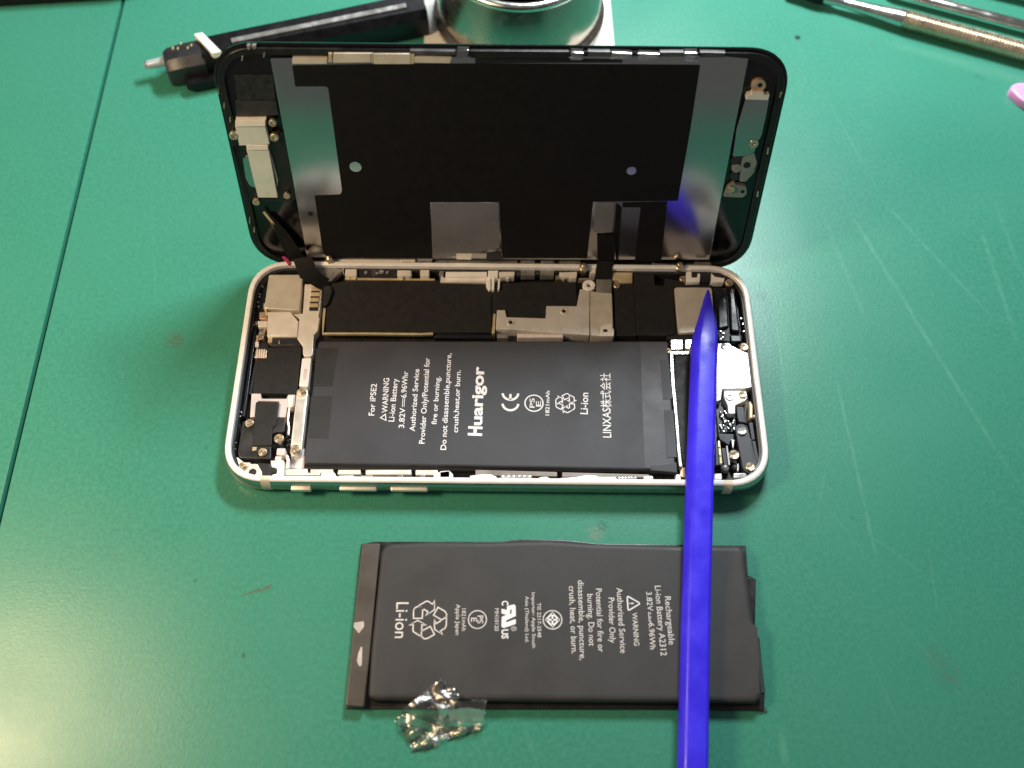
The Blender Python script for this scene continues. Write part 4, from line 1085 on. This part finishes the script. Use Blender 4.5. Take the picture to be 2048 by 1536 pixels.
for q in ([(-68.24, 54.85), (-68.03, 54.85), (-68.17, 53.45), (-68.45, 53.45)], [(-67.58, 51.04), (-67.29, 51.04), (-67.68, 49.40), (-67.93, 49.61)], [(-67.00, 46.93), (-66.68, 47.14), (-66.88, 45.68), (-67.21, 45.47)], [(-67.54, 16.10), (-67.27, 16.10), (-67.78, 13.67), (-67.96, 14.15)], [(-66.94, 12.70), (-66.63, 12.70), (-67.05, 10.73), (-67.28, 11.22)], [(67.20, 55.67), (67.72, 55.67), (67.51, 54.11), (67.16, 54.10)], [(67.10, 39.78), (67.53, 39.78), (67.65, 37.85), (67.18, 37.85)], [(66.99, 26.51), (67.41, 26.28), (67.56, 24.44), (67.03, 24.66)]):
    dpart('edge_glint', q, 1.1, 'brass', bev=0.1)  # brass slivers painting in the glints along the left and right rims
# right: home button bracket
lugc = (61.69, 57.27)
dpart('button_lug', disc(lugc, 1.75, 18), 1.3, 'copper_bit', bev=0.25)
dpart('lug_hole', disc((61.91, 57.58), 0.6, 12), 1.36, 'bezel_black', d0=1.0, bev=0)
hb = dpart('home_button_bracket', [(58.95, 53.70), (64.71, 53.85), (64.85, 49.06), (64.78, 43.73), (64.20, 42.05), (63.88, 38.86), (60.85, 37.53), (58.61, 37.51), (58.28, 45.31)], 1.7, 'display_plate', r=0.3, bev=0.12)
dpart('bracket_lip', [(59.03, 54.10), (59.17, 55.27), (60.18, 55.40), (60.15, 55.95), (63.01, 55.90), (63.20, 55.44), (64.49, 55.34), (64.41, 53.97)], 2.1, 'cream_plate', d0=0.3, bev=0.1, parent=hb)
bh = dpart('button_housing', [(61.29, 38.41), (63.96, 38.65), (65.27, 35.42), (65.10, 32.34), (63.40, 29.41), (61.74, 29.39), (61.34, 34.94)], 1.4, 'clip_grey', r=0.6, bev=0.25)
dpart('housing_hole', disc((62.77, 34.74), 0.95, 14), 1.45, 'bezel_black', d0=1.0, bev=0, parent=bh)
dpart('button_contact', disc((60.15, 35.66), 1.5, 16), 1.1, 'black_plastic', bev=0.2)
dpart('button_contact', disc((60.44, 33.45), 1.3, 16), 1.4, 'clip_grey', bev=0.3)
dpart('button_contact', disc((60.41, 30.80), 1.2, 16), 1.1, 'black_plastic', bev=0.2)
dpart('button_foot', [(58.83, 27.92), (60.50, 29.07), (61.36, 28.40), (63.85, 27.98), (64.48, 25.47), (63.55, 24.30), (58.26, 24.47)], 1.3, 'clip_grey', r=0.6, bev=0.25)
dpart('foot_hole', disc((63.12, 26.37), 0.55, 12), 1.34, 'bezel_black', d0=1.0, bev=0)
for c, r_ in (((63.24, 41.40), 1.2), ((59.95, 27.30), 0.95)):
    screw(dp, c, 1.55, r_, 'brass', fr=FACE)
# bottom edge clips of the display frame
for q, m in (([(-28.11, 1.41), (-23.86, 1.47), (-23.98, -0.54), (-28.25, -0.60)], 'cream_plate'), ([(-23.24, 2.92), (-19.00, 2.98), (-19.16, -0.36), (-23.43, -0.41)], 'clear_clip'), ([(-18.43, 1.32), (4.53, 1.17), (4.56, -0.84), (-18.54, -1.14)], 'clip_grey'),
             ([(5.55, 1.41), (9.46, 1.46), (9.51, -0.32), (5.58, -0.38)], 'clip_grey'), ([(11.17, 1.26), (14.91, 1.31), (14.98, -0.48), (11.22, -0.53)], 'clip_grey'), ([(16.11, 1.10), (22.23, 1.18), (22.02, -1.06), (16.19, -0.91)], 'clip_grey'), ([(31.39, -0.48), (36.87, -0.64), (36.81, -1.77), (31.49, -1.70)], 'clip_grey'),
             ([(-46.74, 1.17), (-25.44, 1.21), (-25.53, -0.24), (-46.92, -0.36)], 'cream_plate'), ([(42.13, 1.11), (48.35, 1.02), (48.54, -0.51), (42.29, -0.42)], 'clip_grey'), ([(51.71, 1.07), (58.69, 1.16), (58.89, -0.20), (51.89, -0.29)], 'clip_grey')):
    dpart('bottom_clip', q, 1.8 if m == 'clear_clip' else 1.3, m, d0=-0.2, r=0.15, bev=0.12)

# flex cables bridging display and body
R_ = lambda u, v, d: (DISPLAY_BASE[0] + u, DISPLAY_BASE[1] + v * math.sin(DISPLAY_TILT) - d * math.cos(DISPLAY_TILT), DISPLAY_BASE[2] + v * math.cos(DISPLAY_TILT) + d * math.sin(DISPLAY_TILT))


def ribbon(name, path, across, th, mat, parent, label=None):
    """flat cable: path of world points, one across vector (half width) per point"""
    V, F = [], []
    P = [Vector(q) for q in path]
    for i, q in enumerate(P):
        t = (P[min(i + 1, len(P) - 1)] - P[max(i - 1, 0)]).normalized()
        a = Vector(across[i])
        nn = t.cross(a).normalized() * th / 2
        V += [q - a + nn, q + a + nn, q + a - nn, q - a - nn]
    for i in range(len(P) - 1):
        for k in range(4):
            l = (k + 1) % 4
            F.append((4 * i + k, 4 * i + l, 4 * i + 4 + l, 4 * i + 4 + k))
    F += [(0, 1, 2, 3), tuple(range(4 * len(P) - 4, 4 * len(P)))]
    return add(name, V, F, mat, parent, 50)


cable = thing('flex_cable', 'black flat cable arching from the upright display to the camera end of the phone', 'cable', (-55, 33, 6))
q0, q1, q2 = (-61.62, 16.57), (-59.22, 10.56), (-56.35, 2.66)
g1, g2, g3 = (-54.28, 31.97), (-52.50, 28.13), (-49.22, 26.54)
ribbon('ribbon', [R_(*q0, 1.2), R_(*q1, 1.6), R_(*q2, 2.6), (*g1, 9.3), (*g2, 7.4), (*g3, 5.5), (g3[0] + 2.4, g3[1] - 0.4, 4.7)],
       [(0.5, 0, 0.1), (1.7, 0, 0.5), (2.4, 0, 0.5), (2.6, 0.3, 0.4), (2.2, 1.3, 0.3), (0.6, 2.0, 0.2), (0, 2.0, 0)], 0.18, 'flex_black', cable)
ribbon('ribbon', [R_(*(-63.32, 18.06), 1.2), R_(*(-61.55, 14.63), 1.3), R_(*(-60.27, 9.23), 1.4)], [(0.35, 0, 0.2)] * 3, 0.15, 'copper_bit', cable)
prism('plug', [(-48.32, 25.67), (-46.35, 25.69), (-45.75, 23.68), (-46.65, 19.68), (-47.81, 18.67), (-48.23, 21.65)], 2.0, 5.2, 'black_plastic', cable, bev=0.3, r=0.5)
cable2 = thing('flex_cable', 'straight black flat cable hanging from the display beside the ring-ended steel cover', 'cable', (24, 34, 6))
h0, h1 = (28.46, 11.55), (29.17, 3.12)
g1, g2 = (28.94, 31.16), (28.96, 29.97)
ribbon('ribbon', [R_(*h0, 1.35), R_(*h1, 1.9), (h1[0] + 0.3, 34.5, 7.2), (*g1, 6.2), (*g2, 5.0), (g2[0], g2[1] - 1.0, 4.75)], [(2.35, 0, 0)] * 2 + [(2.3, 0, 0)] * 4, 0.2, 'flex_black', cable2)

# ---------------------------------------------------------------- blue pry stick lying across phone and old battery
st = thing('pry_stick', 'long blue plastic pry stick lying across the phone and the old battery', 'pry tool', (45, -100, 4))
secs = []
for c, w, z, h in (((56.6, 22.8), 0.3, 8.9, 0.5), ((56.2, 20.0), 1.0, 8.8, 1.0), ((55.6, 15.0), 2.0, 8.5, 1.9), ((55.0, 10.5), 2.9, 8.3, 2.7), ((54.4, 7.2), 3.32, 8.15, 3.1), ((54.1, 4.6), 3.4, 8.1, 3.15), ((50.2, -33), 3.4, 6.45, 3.2), ((46.65, -69), 3.35, 4.95, 3.2), ((43.9, -99.6), 3.35, 3.95, 3.2), ((41.9, -112), 3.3, 3.5, 3.2)):
    secs.append((c, w, z, h))
prof = [(-1.0, 0.0), (1.0, 0.0), (1.0, 0.55), (0.93, 0.8), (0.75, 0.95), (0.4, 1.0), (-0.35, 1.0), (-0.52, 0.97), (-0.66, 0.86), (-0.95, 0.5), (-1.0, 0.38)]
V, F = [], []
for (cx, cy), w, z, h in secs:
    for a, b_ in prof:
        V.append((cx + a * w, cy, z + b_ * h))
m = len(prof)
for i in range(len(secs) - 1):
    for k in range(m):
        l = (k + 1) % m
        F.append((i * m + k, i * m + l, (i + 1) * m + l, (i + 1) * m + k))
F += [tuple(range(m)), tuple(range((len(secs) - 1) * m, len(secs) * m))]
add('shaft', V, F, 'blue_plastic', st, 28)

# ---------------------------------------------------------------- crumpled clear tape at the old battery's near edge
tp = thing('tape_scrap', 'crumpled scrap of clear tape stuck at the near edge of the old battery', 'tape', (5, -92, 0))


def sheet(name, quad, nu, nv, zf, mat, parent, seed, jit=0.2):
    """creased film: coarse facets with jittered corners"""
    rnd = random.Random(seed)
    V, F = [], []
    a, b_, c_, d_ = [Vector(q) for q in quad]
    for j in range(nv + 1):
        for i in range(nu + 1):
            ju = 0 if i in (0, nu) else rnd.uniform(-jit, jit) / nu
            jv = 0 if j in (0, nv) else rnd.uniform(-jit, jit) / nv
            u, v = i / nu + ju, j / nv + jv
            q = (a * (1 - u) + b_ * u) * (1 - v) + (d_ * (1 - u) + c_ * u) * v
            edge = i in (0, nu) or j in (0, nv)
            if edge:
                q = q + Vector((rnd.uniform(-0.25, 0.25), rnd.uniform(-0.25, 0.25)))
            V.append((q.x, q.y, zf(q) + (rnd.uniform(0, 0.25) if edge else rnd.uniform(0, 0.05) + abs(mn.noise(Vector((q.x * 0.20 + seed, q.y * 0.24, seed)))) * 2.6 + abs(mn.noise(Vector((q.x * 0.5, q.y * 0.5 + seed, seed)))) * 0.45)))
    for j in range(nv):
        for i in range(nu):
            k = j * (nu + 1) + i
            if rnd.random() < 0.5:
                F += [(k, k + 1, k + nu + 2), (k, k + nu + 2, k + nu + 1)]
            else:
                F += [(k, k + 1, k + nu + 1), (k + 1, k + nu + 2, k + nu + 1)]
    return add(name, V, F, mat, parent, 40)


lift = lambda q: 0.15 + max(0.0, min(1.0, (q.y + 89.3) / 2.2)) * 3.75
sheet('tape_fold', [(-11.80, -80.36), (-7.08, -84.47), (-11.06, -90.83), (-20.49, -87.07)], 22, 22, lambda q: lift(q) + 0.1, 'clear_tape', tp, 3)
sheet('tape_fold', [(-20.59, -86.88), (-11.12, -90.65), (-12.07, -94.46), (-22.23, -89.04)], 24, 14, lambda q: 0.3, 'clear_tape', tp, 5)
sheet('tape_fold', [(-22.28, -88.95), (-15.56, -90.60), (-12.09, -94.59), (-17.94, -95.68)], 20, 20, lambda q: 0.2, 'clear_tape', tp, 8)
sheet('tape_fold', [(-12.61, -86.01), (-1.53, -84.83), (-1.98, -90.20), (-11.46, -92.82)], 26, 18, lambda q: lift(q) + 0.3, 'clear_tape', tp, 13)
sheet('tape_fold', [(-12.49, -90.15), (-1.89, -89.64), (-2.20, -90.70), (-17.08, -95.46)], 26, 10, lambda q: 0.2, 'clear_tape', tp, 21)

# ---------------------------------------------------------------- things at the back of the bench
pad = tag(prism('paper_pad', [(-26.91, 142.23), (-25.45, 121.69), (35.92, 121.92), (35.09, 143.17)] and [(-25.2, 112), (36.2, 112), (34.6, 168), (-27.4, 167)], 0.02, 0.9, 'white_sheet', None, bev=0.2, r=0.8),
          'white square pad under the round steel tin behind the display', 'pad')
tin = thing('steel_tin', 'round polished stainless steel tin with rolled rim behind the display', 'tin', (5.0, 136.5, 0.9))
lathe('tin_body', (5.0, 136.5, 0.95), [(20, 0), (27.0, 0.2), (28.0, 0.9), (28.0, 2.0), (27.2, 2.6), (26.2, 3.2), (26.6, 5), (26.5, 8), (26.0, 11.5), (25.2, 15), (24.2, 18.5), (23.4, 21), (23.0, 22.2)], 'tin_steel', tin, n=72, smooth=50)
lathe('rolled_rim', (5.0, 136.5, 0.95), [(22.6, 21.4), (24.0, 21.7), (24.7, 22.5), (24.7, 23.5), (24.1, 24.3), (23.1, 24.5), (22.2, 24.1), (21.8, 23.2), (22.0, 22.2)], 'steel_brushed', tin, n=72, smooth=50)
lathe('lid', (5.0, 136.5, 0.95), [(22.2, 21.0), (21.9, 20.4), (20.5, 20.2), (15, 20.6), (10, 21.4), (4, 21.6)], 'lid_steel', tin, n=72, smooth=50)

tool = thing('hand_tool', 'black slim hand tool with silver stripe and white band behind the display', 'tool', (-72, 122, 0))
A0, A1 = Vector((-102, 107.5, 0)), Vector((-12, 135, 0))
d_ = (A1 - A0).normalized()
prof = [(-4.6, 0.2), (4.6, 0.2), (5.4, 1.6), (5.4, 8.0), (3.6, 10.6), (-3.6, 11.0), (-5.4, 8.6), (-5.4, 1.6)]
path = [A0 + d_ * k for k in (8.0, 9.0, 24, 40, 62, 80)]
sweep('handle', path, prof, 'tool_black', tool, scales=[(0.8, 0.85), (0.92, 0.97), (0.88, 1), (0.88, 1.0), (0.95, 1.0), (1.0, 1.0)], smooth=30)
sweep('silver_stripe', [A0 + d_ * k for k in (18.5, 40, 74)], [(0.3, 10.5), (2.0, 10.4), (2.0, 11.3), (0.3, 11.4)], 'silver_bit', tool)
sweep('nose', [A0 + d_ * k for k in (-3.0, -1.5, 3, 9)], [(-4.6, 1.0), (4.6, 1.0), (5.2, 2.4), (5.0, 7.6), (2.4, 9.6), (-3.2, 9.6), (-5.0, 7.0), (-5.2, 2.4)], 'black_plastic', tool, scales=[(0.85, 0.9), (0.95, 1), (1, 1.05), (1.02, 1.05)], smooth=30)
sweep('clear_tip', [A0 + d_ * k + Vector((0.0, 2.6, 5.2)) for k in (-9.5, -9.0, -4, -2)], circ(1.35, 14), 'tool_clear', tool, scales=[(0.85, 0.85), (1, 1), (1.1, 1.1), (1.3, 1.3)])
sweep('tip_cap', [A0 + d_ * k + Vector((0.0, 2.6, 5.2)) for k in (-10.4, -9.4)], circ(1.15, 12), 'silver_bit', tool)
nrm = Vector((-d_.y, d_.x, 0))
wb0 = A0 + d_ * 8.8
prism('white_band', [tuple((wb0 + nrm * a + d_ * b_).xy) for a, b_ in ((4.6, -1.0), (4.6, 1.6), (-5.2, 6.0), (-5.2, 3.2))], 9.5, 11.6, 'white_sheet', tool, bev=0.2)
for k, (a, b_) in enumerate(((2.0, 0.5), (1.4, 2.0), (0.8, 5.0), (1.6, 6.2), (3.2, 3.2))):
    q = A0 + d_ * b_ + nrm * a
    prism('nose_mark', rect(q.x - 0.2, q.y - 0.5, q.x + 0.2, q.y + 0.5), 9.4, 10.25, 'gold_edge', tool, bev=0.05)
sweep('side_lever', [A0 + d_ * k + Vector((1.5, -6.8, 2.6)) for k in (2, 4, 14, 26)], [(-1.5, -1.8), (1.5, -1.8), (1.5, 1.5), (-1.5, 1.5)], 'tool_black', tool, scales=[(0.5, 0.6), (1, 1), (1, 1), (1, 1)])

kn = thing('metal_handle', 'knurled metal tool handle with dark smooth neck in the far right corner', 'tool', (150, 128, 0))
B0, B1 = Vector((100.0, 144.8, 3.4)), Vector((190.0, 109.6, 3.4))
e_ = (B1 - B0).normalized()
L0 = 32.0
sweep('neck', [B0 + e_ * k for k in (0, 1, 5, 9, 10, 14, 24, 31, 32.5)], circ(1.0, 20), 'steel_brushed', kn, scales=[(1.6, 1.6), (1.9, 1.9), (2.0, 2.0), (2.0, 2.0), (1.5, 1.5), (1.6, 1.6), (2.2, 2.2), (2.9, 2.9), (3.0, 3.0)], smooth=40)
path, scl = [], []
for i in range(110):
    k = 32.5 + i * 0.5
    path.append(B0 + e_ * k)
    r_ = 3.25 if i % 2 else 2.8
    scl.append((r_, r_))
sweep('knurled_grip', path, circ(1.0, 24), 'knurled_steel', kn, scales=scl, smooth=20)
sweep('dark_collar', [B0 + e_ * k for k in (-6, 0, 1.5, 6, 6.5)], circ(1.0, 16), 'tool_black', kn, scales=[(1.9, 1.9), (2.2, 2.2), (2.5, 2.5), (2.5, 2.5), (2.1, 2.1)], smooth=40)
for (a, b_), r_, lab in (((Vector((128, 147.0, 2.4)), Vector((196, 121.0, 2.4))), 2.0, 'slim smooth steel rod just beyond the knurled handle, far right corner'),
                         ((Vector((150, 154.5, 3.0)), Vector((200, 137.5, 3.0))), 3.0, 'thick polished steel rod farthest in the right corner, only a sliver shown')):
    o = tag(sweep('steel_rod', [a, a + (b_ - a) * 0.03, b_], circ(r_, 20), 'chrome', None, scales=[(0.7, 0.7), (1, 1), (1, 1)]), lab, 'rod', 'steel rods beside the knurled handle')
pk = tag(prism('pry_pick', [(159.0, 103.4), (160.2, 105.6), (163.4, 106.4), (190, 102.4), (190, 82), (168.8, 93.0), (161.6, 98.6)], 0.05, 3.0, 'pink_plastic', None, bev=0.9, r=2.0), 'pink plastic pick whose tip enters at the right edge of the mat', 'pick')
bar = tag(prism('dark_bar', [(-230, 131.5), (-128, 141.8), (-118, 145), (-118, 190), (-230, 190)], 0.05, 7.0, 'tool_black', None, bev=1.0), 'dark bar lying along the far left edge of the mats', 'bar')
